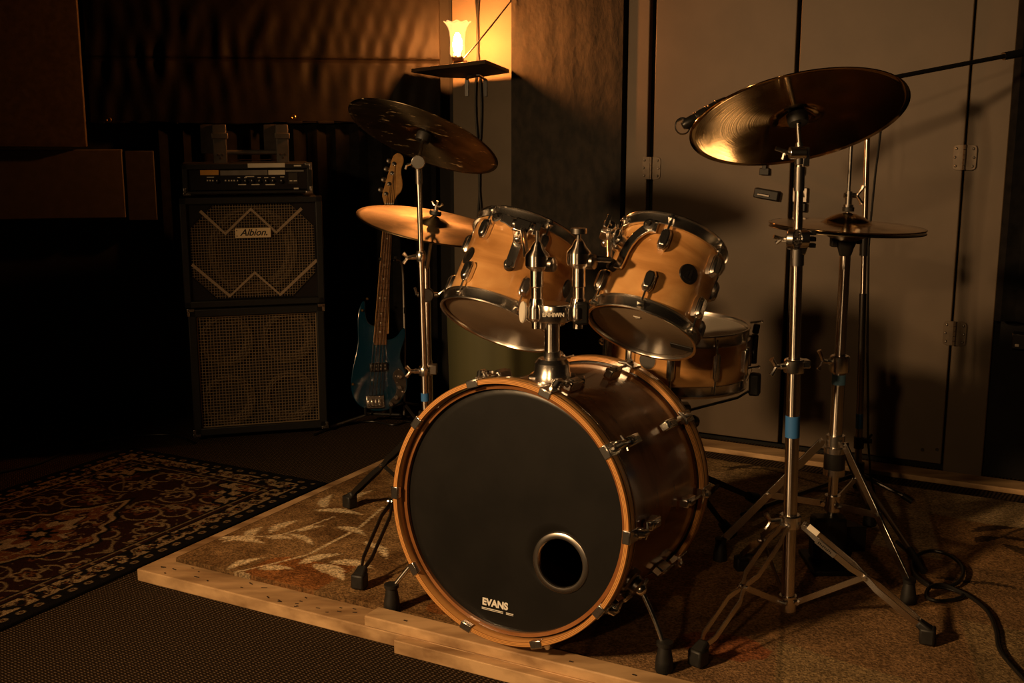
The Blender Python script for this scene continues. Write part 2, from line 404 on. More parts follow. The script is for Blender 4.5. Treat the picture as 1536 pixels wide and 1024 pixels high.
n.F.append([g2[0][0]]+[g2[j][0] for j in range(1, nz_+1)]+[g2[j][1] for j in range(nz_, -1, -1)])
tag(n.build('acoustic_panel', 'fabric_panel', None), 'tall dark rough cloth acoustic panel on the wall between the lamp strip and the doors', 'acoustic panel')
# black drape and switch box at the far right
s, z = sz(1500, 480, .06)
n = MB(MU); m_ = 24
za = z; sa = sz(1506, 300, .06)[0]
prev = None
for j in (0, 1):
    pass
fr = [(sa+.5*i/m_, WALLW-.075-.012*math.sin(i*1.7)) for i in range(m_+1)]
bk = [(x, WALLW-.05) for x, y in fr[::-1]]
n.prism(fr+bk, za, 2.6)
tag(n.build('black_drape', 'curtain_black'), 'black drape hanging at the far right edge of the door wall', 'drape')
s, z = sz(1526, 512, .05)
dz = thing('switch_box', 'small black switch box on the wall below the black drape', 'switch box', PW(s, WALLW, z))
f = MB(MU); f.box((s+.02, WALLW-.028, z), (.075, .05, .052)); f.build('housing', 'black_plastic', dz, .004)
f = MB(MU); f.box((s+.0, WALLW-.056, z-.012), (.012, .006, .008)); f.build('switch', 'cream', dz, .001)

# ------------------------------------------------------------------ left wall hangings
def leftbox(px0, py0, px1, py1, out, th, ztop=None):
    t0, zlo = lt(px0, py1, out+th); t1, _ = lt(px1, py1, out+th); _, zhi = lt(px1, py0, out+th)
    if ztop: zhi = ztop
    return t0, t1, zlo, zhi
for nm, q, m_, lab, out in (
    ('wall_board', (-90, 0, 130, 221, 2.3), 'board_brown', 'brown fibre board hung high on the left wall, the upper and larger of the boards', .05),
    ('wall_board', (-90, 224, 189, 331, None), 'board_grey', 'plain grey-brown board on the left wall directly under the big brown board', .02),
    ('wall_board', (193, 226, 236, 331, None), 'board_dark', 'narrow near-black board on the left wall between the grey board and the amp stack', .012)):
    t0, t1, zl, zh = leftbox(q[0], q[1], q[2], q[3], out, .03, q[4])
    f = MB(ML); f.box(((t0+t1)/2, out+.015, (zl+zh)/2), (t1-t0, .03, zh-zl))
    tag(f.build(nm, m_, None, .003), lab, 'board', 'boards on the left wall')
# vinyl sheet with wrinkles
t0, zlo = lt(135, 184, .05); t1 = lt(661, 150, .05)[0]; zseam = lt(500, 90, .05)[1]; zhi = 2.3
n = MB(ML); nx, nz_ = 260, 150
rs = np.random.RandomState(3)
waves = [(rs.uniform(5, 38), rs.uniform(-26, 26), rs.uniform(0, 6.28), rs.uniform(.3, 1)) for _ in range(22)]
fine = [(rs.uniform(35, 110), rs.uniform(-30, 30), rs.uniform(0, 6.28), rs.uniform(.4, 1), rs.uniform(-2.0, 0)) for _ in range(26)]
def wr(t, z):
    h_ = 0
    for kx, kz, ph, am, tc in fine: h_ += am*math.sin(kx*t+kz*z+ph+1.4*math.sin(9*z+ph))*math.exp(-((t-tc)/.35)**2)
    h_ *= .0014*(.4+.6*math.exp(-(abs(z-zseam+.06)/.12)**2)+.5*math.exp(-(abs(z-zseam-.1)/.12)**2))
    return wr0(t, z)+h_
def wr0(t, z):
    a = 0
    for kx, kz, ph, am in waves: a += am*math.sin(kx*t+kz*z+ph+.8*math.sin(5*z+ph))/math.sqrt(kx)
    e = min(abs(z-zseam)/.05, 1)
    return .0018*a*(.35+.65*e)-.012*math.exp(-((z-zseam)/.006)**2)
g = []
for j in range(nz_+1):
    b_ = j/nz_; z = zlo+(zhi-zlo)*(b_**1.6)
    row = []
    for i in range(nx+1):
        t = t0+(t1-t0)*i/nx
        row.append(n.v((t, .05+wr(t, z), z+(.008*math.sin(t*9) if j == 0 else 0))))
    g.append(row)
for j in range(nz_):
    for i in range(nx): n.F.append([g[j][i], g[j][i+1], g[j+1][i+1], g[j+1][i]])
vs = thing('vinyl_sheet', 'dark brown wrinkled vinyl sheet hung along the wall behind the amps, eyelets in its hem', 'wall sheet', corner+LD*t0+V3((0, 0, zlo)))
o = n.build('sheet', 'vinyl', vs)
sd = o.modifiers.new('solid', 'SOLIDIFY'); sd.thickness = .004
for px, py in ((164, 180), (440, 176), (300, 179)):
    if px == 300: continue
    t, z = lt(px, py+3, .06)
    f = MB(ML); f.lathe([(.0075+.0035*math.cos(a), .0035*math.sin(a)) for a in [2*math.pi*i/10 for i in range(10)]], Matrix(((1, 0, 0, t), (0, 0, 1, .074), (0, -1, 0, z+.008), (0, 0, 0, 1))), 20, close=True)
    f.build('eyelet', 'brass_dark', vs)
# black drape below the vinyl sheet (behind amps and guitar)
fr = []; t0b, t1b = lt(236, 300, .03)[0], lt(655, 300, .03)[0]
m_ = 60
fr = [(t0b+(t1b-t0b)*i/m_, .022+.009*math.sin(i*1.35)) for i in range(m_+1)]; bk = [(x, .006) for x, y in fr[::-1]]
n = MB(ML); n.prism(fr+bk, .01, zlo+.12)
tag(n.build('black_drape', 'curtain_black'), 'black pleated drape on the wall behind the amp stack and the blue guitar', 'drape')

# ------------------------------------------------------------------ corner shelf, lamp, cords
sh = [at(617, 108.5, 4.36), at(728, 95.5, 4.14), at(765, 109, 4.36), at(716, 117, 4.46)]
sh[0] = onleft(617, 108.5, .085); sh[2] = onwall(764, 109.5, .06); sh[3] = onwall(706, 118, .05)
back2 = onleft(664, 116.5, .078)
loop = [sh[0], sh[1], sh[2], sh[3], back2]
ctr = sum(loop, V3())/5
shelf = thing('corner_shelf', 'dark corner shelf board holding the glowing tulip lamp', 'shelf', ctr)
f = MB(); f.hull([p-V3((0, 0, .0)) for p in loop], [p+V3((0, 0, .014)) for p in loop]); f.build('board', 'shelf_wood', shelf, .001)
f = MB()
for px in (700, 728):
    a = onwall(px, 121, .02); b2 = V3(sh[1])*.45+ctr*.55-V3((0, 0, .006)); f.bar([a-V3((0, 0, .06)), a+V3((0, 0, .005)), a*.4+b2*.6], .014, .004, U)
f.build('bracket', 'black_metal', shelf)
# lamp
up = (sh[0]-sh[1]).cross(sh[2]-sh[1]).normalized(); up = up if up.z > 0 else -up
lb = at(686.5, 96.5, 4.45); hz = (sh[1]-lb).dot(up)/up.z; lb = lb+V3((0, 0, hz+.0145))
S = (at(686, 60, 4.45)-at(687, 60, 4.45)).length     # metres per photo pixel at the lamp
lamp = thing('table_lamp', 'small lit lamp with a ruffled tulip glass shade on the corner shelf', 'lamp', lb)
dz0 = at(686.5, 96.5, 4.45).z-lb.z
ML_ = T(lb.x, lb.y, lb.z)
H = 1.0
f = MB(ML_)
zt = (96.5-84)*S
f.lathe([(0, 0), (17*S, 0), (16.5*S, 1.5*S), (8*S, 3.5*S), (6*S, 6*S), (8*S, 8*S), (8.5*S, 10*S), (8.5*S, 13*S), (7*S, 15*S), (0, 15*S)], n=28)
f.build('base', 'lamp_metal', lamp)
f = MB(ML_)
for k in range(6):
    a = k*math.pi/3+.3; f.bar([(7.8*S*math.cos(a), 7.8*S*math.sin(a), 12*S), (8.6*S*math.cos(a), 8.6*S*math.sin(a), 19*S)], 2.4*S, .8*S, (-math.sin(a), math.cos(a), 0))
f.build('shade_holder', 'lamp_metal', lamp)
f = MB(ML_); f.tube([(6*S, 0, 7*S), (12*S, -1*S, 8*S), (15*S, -1*S, 6.5*S)], [1.2*S, 1.6*S, 1.2*S], 8); f.build('switch_key', 'lamp_metal', lamp)
def ruff(r, z, a):
    k = max(0, (z/S-58)/10); return r*(1+.10*k*math.cos(8*a)), z+1.6*S*k*math.cos(8*a)
prof = [(9.3, 14.5), (10.6, 18), (10.5, 26), (10.2, 34), (10.4, 42), (11.4, 50), (13.4, 56.5), (16.4, 61.5), (18.8, 65), (19.9, 64)]
f = MB(ML_); f.lathe([(r*S, z*S) for r, z in prof], n=96, mod=ruff)
shade = f.build('lamp_shade', 'white_print', lamp); sd = shade.modifiers.new('solid', 'SOLIDIFY'); sd.thickness = .0022
m = bpy.data.materials.new('shade_glass'); m.use_nodes = True; nt = m.node_tree; nt.nodes.clear()
out = nn(nt, 'ShaderNodeOutputMaterial'); tr = nn(nt, 'ShaderNodeBsdfTransparent'); tr.inputs[0].default_value = (1, .86, .68, 1)
tl = nn(nt, 'ShaderNodeBsdfTranslucent'); tl.inputs[0].default_value = (1, .8, .55, 1); gl = nn(nt, 'ShaderNodeBsdfGlossy', Roughness=.1)
em = nn(nt, 'ShaderNodeEmission', Strength=.55); em.inputs[0].default_value = (1, .55, .2, 1)
a1 = nn(nt, 'ShaderNodeMixShader'); a1.inputs[0].default_value = .0004; a2 = nn(nt, 'ShaderNodeMixShader'); a2.inputs[0].default_value = .006; a3 = nn(nt, 'ShaderNodeAddShader')
nt.links.new(tr.outputs[0], a1.inputs[1]); nt.links.new(tl.outputs[0], a1.inputs[2]); nt.links.new(a1.outputs[0], a2.inputs[1]); nt.links.new(gl.outputs[0], a2.inputs[2])
nt.links.new(a2.outputs[0], a3.inputs[0]); nt.links.new(em.outputs[0], a3.inputs[1]); nt.links.new(a3.outputs[0], out.inputs[0])
shade.data.materials[0] = m
m = bpy.data.materials.new('bulb_glow'); m.use_nodes = True; b = m.node_tree.nodes['Principled BSDF']
b.inputs['Emission Color'].default_value = (1, .43, .14, 1); b.inputs['Emission Strength'].default_value = 1450; b.inputs['Base Color'].default_value = (.9, .8, .6, 1)
f = MB(ML_); f.lathe([(0, 15*S), (4*S, 16*S), (4.2*S, 19*S), (6.2*S, 24*S), (7*S, 30*S), (6.4*S, 38*S), (4.4*S, 45*S), (2.2*S, 48.5*S), (0, 49.5*S)], n=20); f.build('bulb', m, lamp)
LAMPZ = lb+V3((0, 0, 34*S))
# supply cord of the lamp
p0 = lb+V3((7*S, 0, 9*S)); p1 = onwall(766, 2, .07); p2 = p1+U*.02+V3((0, 0, .5))
f = MB(); f.tube([p0, p0.lerp(p1, .25)-V3((0, 0, .004)), p0.lerp(p1, .6)-V3((0, 0, .004)), p1, p2], .0032, 8)
tag(f.build('lamp_cord', 'cable_black'), 'thin cord rising diagonally from the tulip lamp to the wall corner', 'cord')
# dangling cords below/behind the shelf
f = MB()
for k in range(2):
    pts = []
    for i in range(60):
        py = -70+i*7.2; pts.append(onwall(716+2.5*math.sin(py*.03+k*math.pi)+(py*.012)+(2 if k else -2), py, .024))
    f.tube(pts, .0045, 8)
tag(f.build('hanging_cord', 'cable_black'), 'pair of dark cords hanging straight down the lit strip behind the corner shelf', 'cord')

# ------------------------------------------------------------------ amp stack
aL = onz(292, 660, 0); aR = onz(493, 646, 0); AX = (aR-aL); AWID = AX.length; AX.normalize(); AY = V3((-AX.y, AX.x, 0))
MA = Matrix(((AX.x, AY.x, 0, aL.x), (AX.y, AY.y, 0, aL.y), (0, 0, 1, 0), (0, 0, 0, 1)))   # local x along front, y back, z up
def zat(px, py, y0=0):   # height of a pixel on the amp front plane
    return onpl(px, py, aL, AY).z
def xat(px, py): return (onpl(px, py, aL, AY)-aL).dot(AX)
def cab_shell(root, x0, x1, z0, z1, dep, bw, m_='tolex'):
    f = MB(MA)
    f.box(((x0+x1)/2, dep/2+.012, (z0+z1)/2), (x1-x0-.012, dep-.024, z1-z0-.012))
    f.build('cabinet', m_, root, .006)
    f = MB(MA)
    for a, b_, c_, d_ in ((x0, x1, z0, z0+bw), (x0, x1, z1-bw, z1), (x0, x0+bw, z0, z1), (x1-bw, x1, z0, z1)):
        f.box(((a+b_)/2, .0, (c_+d_)/2), (b_-a, .05, d_-c_))
    f.build('front_frame', m_, root, .004)
def lattice(f, x0, x1, z0, z1, nx, nz_, y, w, clip=None):
    for i in range(nx+1):
        x = x0+(x1-x0)*i/nx; a, b_ = z0, z1
        if clip: a, b_ = clip('x', x)
        if b_ > a: f.box((x, y, (a+b_)/2), (w, .0016, b_-a))
    for j in range(nz_+1):
        z = z0+(z1-z0)*j/nz_; a, b_ = x0, x1
        if clip: a, b_ = clip('z', z)
        if b_ > a: f.box(((a+b_)/2, y+.0008, z), (b_-a, .0016, w))
def speaker(root, x, z, R, y):
    Ms = MA @ Matrix(((1, 0, 0, x), (0, 0, 1, y), (0, -1, 0, z), (0, 0, 0, 1)))
    f = MB(Ms); f.lathe([(R*1.06, .006), (R*1.04, -.004), (R*.97, -.006), (R*.93, 0), (R*.88, -.005), (R*.84, .004), (R*.62, .028), (R*.36, .05), (R*.3, .055)], n=48); o = f.build('speaker', 'cone', root)
    f = MB(Ms); f.lathe([(R*.33, .052), (R*.28, .040), (R*.16, .03), (0, .026)], n=32); f.build('dust_cap', 'cone_dust', o)
def corners(root, x0, x1, z0, z1, which):
    for (x, z, sx, szz) in ((x0, z1, 1, -1), (x1, z1, -1, -1), (x0, z0, 1, 1), (x1, z0, -1, 1)):
        if (sx, szz) not in which: continue
        f = MB(MA); f.box((x+sx*.010, -.0255, z+szz*.003), (.026, .004, .010)); f.box((x+sx*.003, -.0255, z+szz*.013), (.010, .004, .024)); f.box((x-sx*.001, -.012, z+szz*.010), (.003, .028, .026)); f.box((x+sx*.011, -.012, z-szz*.001), (.026, .028, .003))
        f.build('corner_guard', 'chrome_satin', root, .001)
DEP = .235
# lower cab with four speakers
z0, z1 = .02, zat(285, 463)
x0, x1 = 0, AWID-.005
lo = thing('speaker_cabinet', 'black speaker cabinet with four cones behind square mesh, bottom of the amp stack', 'speaker cabinet', MA @ T((x0+x1)/2, .1, 0), 'amp stack')
bw = .030
cab_shell(lo, x0, x1, z0, z1, DEP, bw)
f = MB(MA); lattice(f, x0+bw, x1-bw, z0+bw, z1-bw, 38, 38, -.012, .0022)
for a, b_, c_, d_ in ((x0+bw, x1-bw, z0+bw-.002, z0+bw+.004), (x0+bw, x1-bw, z1-bw-.004, z1-bw+.002), (x0+bw-.002, x0+bw+.004, z0+bw, z1-bw), (x1-bw-.004, x1-bw+.002, z0+bw, z1-bw)):
    f.box(((a+b_)/2, -.013, (c_+d_)/2), (b_-a, .003, d_-c_))
f.build('grille', 'grille_metal', lo)
for i in (.27, .73):
    for j in (.26, .74): speaker(lo, x0+(x1-x0)*i, z0+(z1-z0)*j, .093, .006)
corners(lo, x0, x1, z0, z1, [(1, -1), (-1, -1), (-1, 1), (1, 1)])
for xx, yy in ((.05, .03), (AWID-.05, .03), (.05, DEP-.04), (AWID-.05, DEP-.04)):
    f = MB(MA); f.lathe([(0, 0), (.018, 0), (.02, .012), (.016, .026), (0, .026)], T(xx, yy, 0), 16); f.build('foot', 'black_rubber', lo)
# upper cab with single speaker
zA0 = z1+.004; zA1 = zat(270, 296)
xa0 = xat(270, 300)-.004; xa1 = xat(482, 300)
hi = thing('speaker_cabinet', 'black speaker cabinet with eight-sided zigzag grille and name plate, middle of the amp stack', 'speaker cabinet', MA @ T((xa0+xa1)/2, .1, zA0), 'amp stack')
cab_shell(hi, xa0, xa1, zA0, zA1, DEP, .026)
gx0, gx1, gz0, gz1 = xa0+.03, xa1-.03, zA0+.03, zA1-.026; ch = .088
def clip(kind, q):
    if kind == 'x':
        e = max(0, ch-min(q-gx0, gx1-q)); return gz0+e, gz1-e
    e = max(0, ch-min(q-gz0, gz1-q)); return gx0+e, gx1-e
f = MB(MA); lattice(f, gx0, gx1, gz0, gz1, 46, 36, -.010, .0018, clip); f.build('grille', 'grille_metal', hi)
f = MB(MA); oc = [(gx0+ch, gz0), (gx1-ch, gz0), (gx1, gz0+ch), (gx1, gz1-ch), (gx1-ch, gz1), (gx0+ch, gz1), (gx0, gz1-ch), (gx0, gz0+ch)]
for q in range(8):
    a, b_ = oc[q], oc[(q+1) % 8]; f.bar([(a[0], -.012, a[1]), (b_[0], -.012, b_[1])], .004, .003, (0, 1, 0))
f.build('grille_rim', 'black_metal', hi)
for cx, czz, sx, szz in ((gx0, gz0, 1, 1), (gx1, gz0, -1, 1), (gx0, gz1, 1, -1), (gx1, gz1, -1, -1)):
    f = MB(MA); Mm = Matrix(((1, 0, 0, 0), (0, 0, -1, -.006), (0, 1, 0, 0), (0, 0, 0, 1)))
    f.prism([(cx-sx*.004, czz-szz*.004), (cx+sx*ch, czz-szz*.004), (cx-sx*.004, czz+szz*ch)], 0, .005, Mm); f.build('corner_panel', 'panel_black', hi)
speaker(hi, (gx0+gx1)/2, (gz0+gz1)/2, .155, .012)
def P2(px, py): q = onpl(px, py, aL, AY); return ((q-aL).dot(AX), q.z)
f = MB(MA)
for pts in ([(300, 316), (338, 350), (376, 313), (414, 348), (452, 312)], [(288, 396), (345, 443), (382, 408), (420, 441), (475, 389)]):
    f.bar([(P2(*p)[0], -.0135, P2(*p)[1]) for p in pts], .0018, .011, (0, 1, 0))
f.build('zigzag_stripe', 'stripe_metal', hi)
a = P2(352, 342); b_ = P2(406, 355); f = MB(MA)
f.box(((a[0]+b_[0])/2, -.017, (a[1]+b_[1])/2), (b_[0]-a[0], .004, a[1]-b_[1])); npl = f.build('name_plate', 'plate_tan', hi, .0008)
Mt = MA @ T((a[0]+b_[0])/2+.003, -.0192, (a[1]+b_[1])/2+.001) @ Matrix.Rotation(math.pi/2, 4, 'X')
text('lettering', 'Albion.', Mt, .034, 'panel_black', npl, .0004, shear=.35, bold=.0006)
f = MB(MA)
for dx in (-.058, -.0575):
    for dzz in (-.01, .01): f.ball(((a[0]+b_[0])/2+dx, -.0195, (a[1]+b_[1])/2+dzz), .0018, n=8)
f.build('rivet', 'panel_black', npl)
f = MB(MA); f.box((xa1+.004, .09, (zA0+zA1)/2+.02), (.010, .10, .05)); f.build('side_handle', 'black_plastic', hi, .004)
# amp head
zH0, zH1 = zA1+.010, zat(275, 246); xh0, xh1 = xat(273, 265), xat(468, 265)
hdT = thing('amplifier_head', 'black amplifier head with a row of knobs, on top of the amp stack', 'amplifier', MA @ T((xh0+xh1)/2, .1, zA1), 'amp stack')
f = MB(MA); f.box(((xh0+xh1)/2, DEP*.44+.012, (zH0+zH1)/2), (xh1-xh0, DEP*.82, zH1-zH0)); f.build('cabinet', 'tolex', hdT, .006)
f = MB(MA)
for a, b_, c_, d_ in ((xh0, xh1, zH0, zH0+.012), (xh0, xh1, zH1-.02, zH1), (xh0, xh0+.02, zH0, zH1), (xh1-.02, xh1, zH0, zH1)): f.box(((a+b_)/2, -.002, (c_+d_)/2), (b_-a, .04, d_-c_))
f.build('front_frame', 'tolex', hdT, .003)
f = MB(MA); f.box(((xh0+xh1)/2, -.004, (zH0+zH1)/2), (xh1-xh0-.04, .014, zH1-zH0-.03)); pan = f.build('control_panel', 'panel_black', hdT)
def pbox(name, pxa, pya, pxb, pyb, m_, y=-.013, parent=None, th=.003):
    a = P2(pxa, pya); b_ = P2(pxb, pyb); f = MB(MA); f.box(((a[0]+b_[0])/2, y, (a[1]+b_[1])/2), (abs(b_[0]-a[0]), th, abs(a[1]-b_[1]))); return f.build(name, m_, parent or pan)
pbox('stripe', 330, 255.5, 401, 262, 'grey_paint'); pbox('badge', 300, 255, 328, 262, 'orange_label'); pbox('badge', 402, 255, 427, 261.5, 'paper')
pbox('badge', 428, 255, 455, 257, 'grey_paint'); pbox('switch_plate', 432, 259, 446, 275, 'board_dark')
pbox('switch', 434, 270, 438, 271.5, 'paper', -.014); pbox('switch', 440, 270, 445, 271.5, 'paper', -.014)
for px in (356, 367, 377, 388, 398, 408, 421, 325):
    a = P2(px, 271.5); Mk = MA @ Matrix(((1, 0, 0, a[0]), (0, 0, -1, -.010), (0, 1, 0, a[1]), (0, 0, 0, 1)))
    f = MB(Mk); f.lathe([(.0085, 0), (.008, .010), (.0065, .012), (0, .012)], n=18); kb = f.build('knob', 'black_plastic', pan)
    f = MB(Mk); f.box((0, .003, .0122), (.0026, .005, .001)); f.build('pointer', 'white_print', kb)
for px in (338, 343, 347, 351, 311, 315, 319): pbox('button', px-1, 269.5, px+1.2, 271.5, 'paper', -.013)
for pxa, pxb, py in ((356, 360, 266), (366, 370, 266), (368, 381, 264.5), (386, 391, 266), (396, 402, 266), (407, 412, 266), (357, 369, 276.5), (377, 389, 276.5), (398, 412, 276.5), (310, 321, 265.5), (420, 426, 265)):
    pbox('legend', pxa, py-.6, pxb, py+.6, 'paper', -.0115, th=.001)
pbox('badge', 440, 281, 447, 283, 'paper', -.023, hdT)
pbox('tape_label', 371, 244.6, 426.5, 250.5, 'paper', -.0235, hdT)
pbox('badge', 440, 247, 451, 249, 'paper', -.023, hdT)
corners(hdT, xh0+.004, xh1-.004, zH0, zH1, [(-1, 1), (1, 1), (-1, -1)])
# grey bracket frame on the amp head
br = thing('metal_bracket', 'grey steel bracket with two uprights and a crossbar standing on the amplifier head', 'bracket', MA @ T((xh0+xh1)/2, .08, zH1))
for (pa_, pb_) in ((321, 340), (417, 434)):
    xa, xb_ = xat(pa_, 220), xat(pb_, 220); zt_ = zat(pa_, 186)-.002
    f = MB(MA); w = xb_-xa
    f.box(((xa+xb_)/2, .06, (zH1+zt_)/2), (w, .003, zt_-zH1))
    for q in (xa, xb_): f.box((q, .072, (zH1+zt_)/2), (.004, .026, zt_-zH1))
    up_ = f.build('upright', 'frame_grey', br, .001)
    f = MB(MA); zc = zat(pa_, 204); f.box(((xa+xb_)/2, .06, zc), (w*1.35, .014, .022)); f.build('clamp', 'frame_grey', up_, .003)
    f = MB(MA); f.box((xa-.02, .085, zt_-.052), (.05, .01, .104)); f.build('back_plate', 'board_dark', up_, .002)
    f = MB(MA)
    for dx, dzz in ((-.008, .03), (.008, .03), (0, .018)): f.lathe([(0, .003), (.004, .003), (.005, 0)], Matrix(((1, 0, 0, (xa+xb_)/2+dx), (0, 0, -1, .0585), (0, 1, 0, zH1+dzz), (0, 0, 0, 1))), 10)
    f.build('bolt', 'nail_dark', up_)
xa, xb_ = xat(340, 225), xat(428, 225); za = zat(380, 229)
f = MB(MA); f.tube([(xa, .07, za), (xb_, .07, za)], .009, 12); f.build('crossbar', 'frame_grey', br)
f = MB(MA); f.tube([(xa+.005, .05, zH1+.002), (xa+.02, .045, zH1+.008), (xa+.05, .05, zH1+.012), (xb_-.08, .05, zH1+.011), (xb_-.05, .045, zH1+.013)], .0018, 6); f.build('wire', 'brass_dark', br)
#@@PART2
# ------------------------------------------------------------------ drum platform and carpets
PT = ZP-.012
pl = thing('drum_platform', 'low wooden drum platform with a worn bare timber edge', 'platform', PW(1.6, .8))
f = MB(MU); f.box((1.63, .825, PT/2), (3.26, 1.65, PT)); f.build('deck', 'raw_wood', pl, .003)
f = MB(MU)
rs = np.random.RandomState(5)
for i in range(46):
    s = rs.uniform(.05, 1.3); w_ = rs.uniform(.008, .075); a = rs.uniform(-.6, .6); L = rs.uniform(.004, .016)
    f.box((s, w_, PT+.0003), (L, .003, .0012), Matrix.Rotation(a, 4, 'Z'))
f.build('staple', 'nail_dark', pl)['kind'] = 'stuff'
# timber batten lying along the front edge
sb0 = (onz(552, 935, PT)-K).dot(U)
bt = thing('timber_batten', 'long worn timber batten lying along the front edge of the drum platform', 'timber batten', PW(sb0+.5, .03, PT))
f = MB(MU); f.box((sb0+.65, .028, PT+.013), (1.3, .058, .026)); f.build('batten', 'raw_wood', bt, .003)
f = MB(MU); f.box((sb0+.70, -.014, .016), (1.2, .028, .032)); f.build('lower_strip', 'raw_wood', bt, .002)
f = MB(MU)
for s in (sb0+.10, sb0+.33, sb0+.335, sb0+.52, sb0+.66, sb0+.86): f.box((s, .025+.012*math.sin(s*50), PT+.0262), (.010, .004, .0012))
f.build('screw_slot', 'nail_dark', bt)

def carpet(name, s_a, s_b, w_a, w_b, z, th, res, fn, mname, M, lab, cat):
    nxx = int((s_b-s_a)/res); nyy = int((w_b-w_a)/res)
    xs = np.linspace(s_a, s_b, nxx); ys = np.linspace(w_a, w_b, nyy); X, Y = np.meshgrid(xs, ys)
    col = fn(X, Y)
    P = np.zeros((nyy, nxx, 3)); P[..., 0] = X; P[..., 1] = Y; P[..., 2] = z+th
    Mn = np.array(M); Pw = P.reshape(-1, 3) @ Mn[:3, :3].T + Mn[:3, 3]
    idx = np.arange(nxx*nyy).reshape(nyy, nxx)
    q = np.stack([idx[:-1, :-1], idx[:-1, 1:], idx[1:, 1:], idx[1:, :-1]], -1).reshape(-1, 4)
    # skirt
    ring = np.concatenate([idx[0, :], idx[1:, -1], idx[-1, -2::-1], idx[-2:0:-1, 0]])
    low = Pw[ring].copy(); low[:, 2] -= th*.98; b0 = len(Pw); Pw = np.concatenate([Pw, low]); m_ = len(ring)
    k = np.arange(m_); sk = np.stack([ring, b0+k, b0+(k+1) % m_, ring[(k+1) % m_]], -1)
    faces = np.concatenate([q, sk]); colr = np.concatenate([col.reshape(-1, 3), col.reshape(-1, 3)[ring]*.8])
    me = bpy.data.meshes.new(name); me.vertices.add(len(Pw)); me.vertices.foreach_set('co', Pw.ravel().astype(np.float32))
    me.loops.add(faces.size); me.loops.foreach_set('vertex_index', faces.ravel().astype(np.int32))
    me.polygons.add(len(faces)); me.polygons.foreach_set('loop_start', (np.arange(len(faces))*4).astype(np.int32))
    me.update(calc_edges=True)
    at_ = me.attributes.new('Col', 'FLOAT_COLOR', 'POINT')
    at_.data.foreach_set('color', np.concatenate([colr, np.ones((len(colr), 1))], 1).ravel().astype(np.float32))
    me.materials.append(MAT[mname]); o = bpy.data.objects.new(name, me); C.objects.link(o)
    return tag(o, lab, cat)
def pxs(px, py, z=ZP):
    q = onz(px, py, z)-K; return q.dot(U), q.dot(Wd)
def vnoise(X, Y, sc, seed):
    r = np.random.RandomState(seed); n = 64; g = r.rand(n, n)
    x = X*sc; y = Y*sc; xi = np.floor(x).astype(int); yi = np.floor(y).astype(int); fx = x-xi; fy = y-yi
    fx = fx*fx*(3-2*fx); fy = fy*fy*(3-2*fy)
    G = lambda a, b: g[a % n, b % n]
    return (G(xi, yi)*(1-fx)+G(xi+1, yi)*fx)*(1-fy)+(G(xi, yi+1)*(1-fx)+G(xi+1, yi+1)*fx)*fy
def leafmask(X, Y, a, b, wd):
    a = np.array(a); b = np.array(b); d = b-a; L = np.hypot(*d); d = d/L
    t = ((X-a[0])*d[0]+(Y-a[1])*d[1])/L; n_ = (-(X-a[0])*d[1]+(Y-a[1])*d[0])
    n_ = n_-.12*L*np.sin(np.pi*np.clip(t, 0, 1))
    prof = wd*np.sin(np.pi*np.clip(t, 0, 1)**.75)
    return (t > 0) & (t < 1) & (np.abs(n_) < prof+.0025*np.sin(t*60))
def strokemask(X, Y, pts, wd):
    m = np.zeros(X.shape, bool)
    for a, b in zip(pts[:-1], pts[1:]):
        a = np.array(a); b = np.array(b); d = b-a; L2 = d@d
        t = np.clip(((X-a[0])*d[0]+(Y-a[1])*d[1])/L2, 0, 1)
        m |= np.hypot(X-a[0]-t*d[0], Y-a[1]-t*d[1]) < wd
    return m
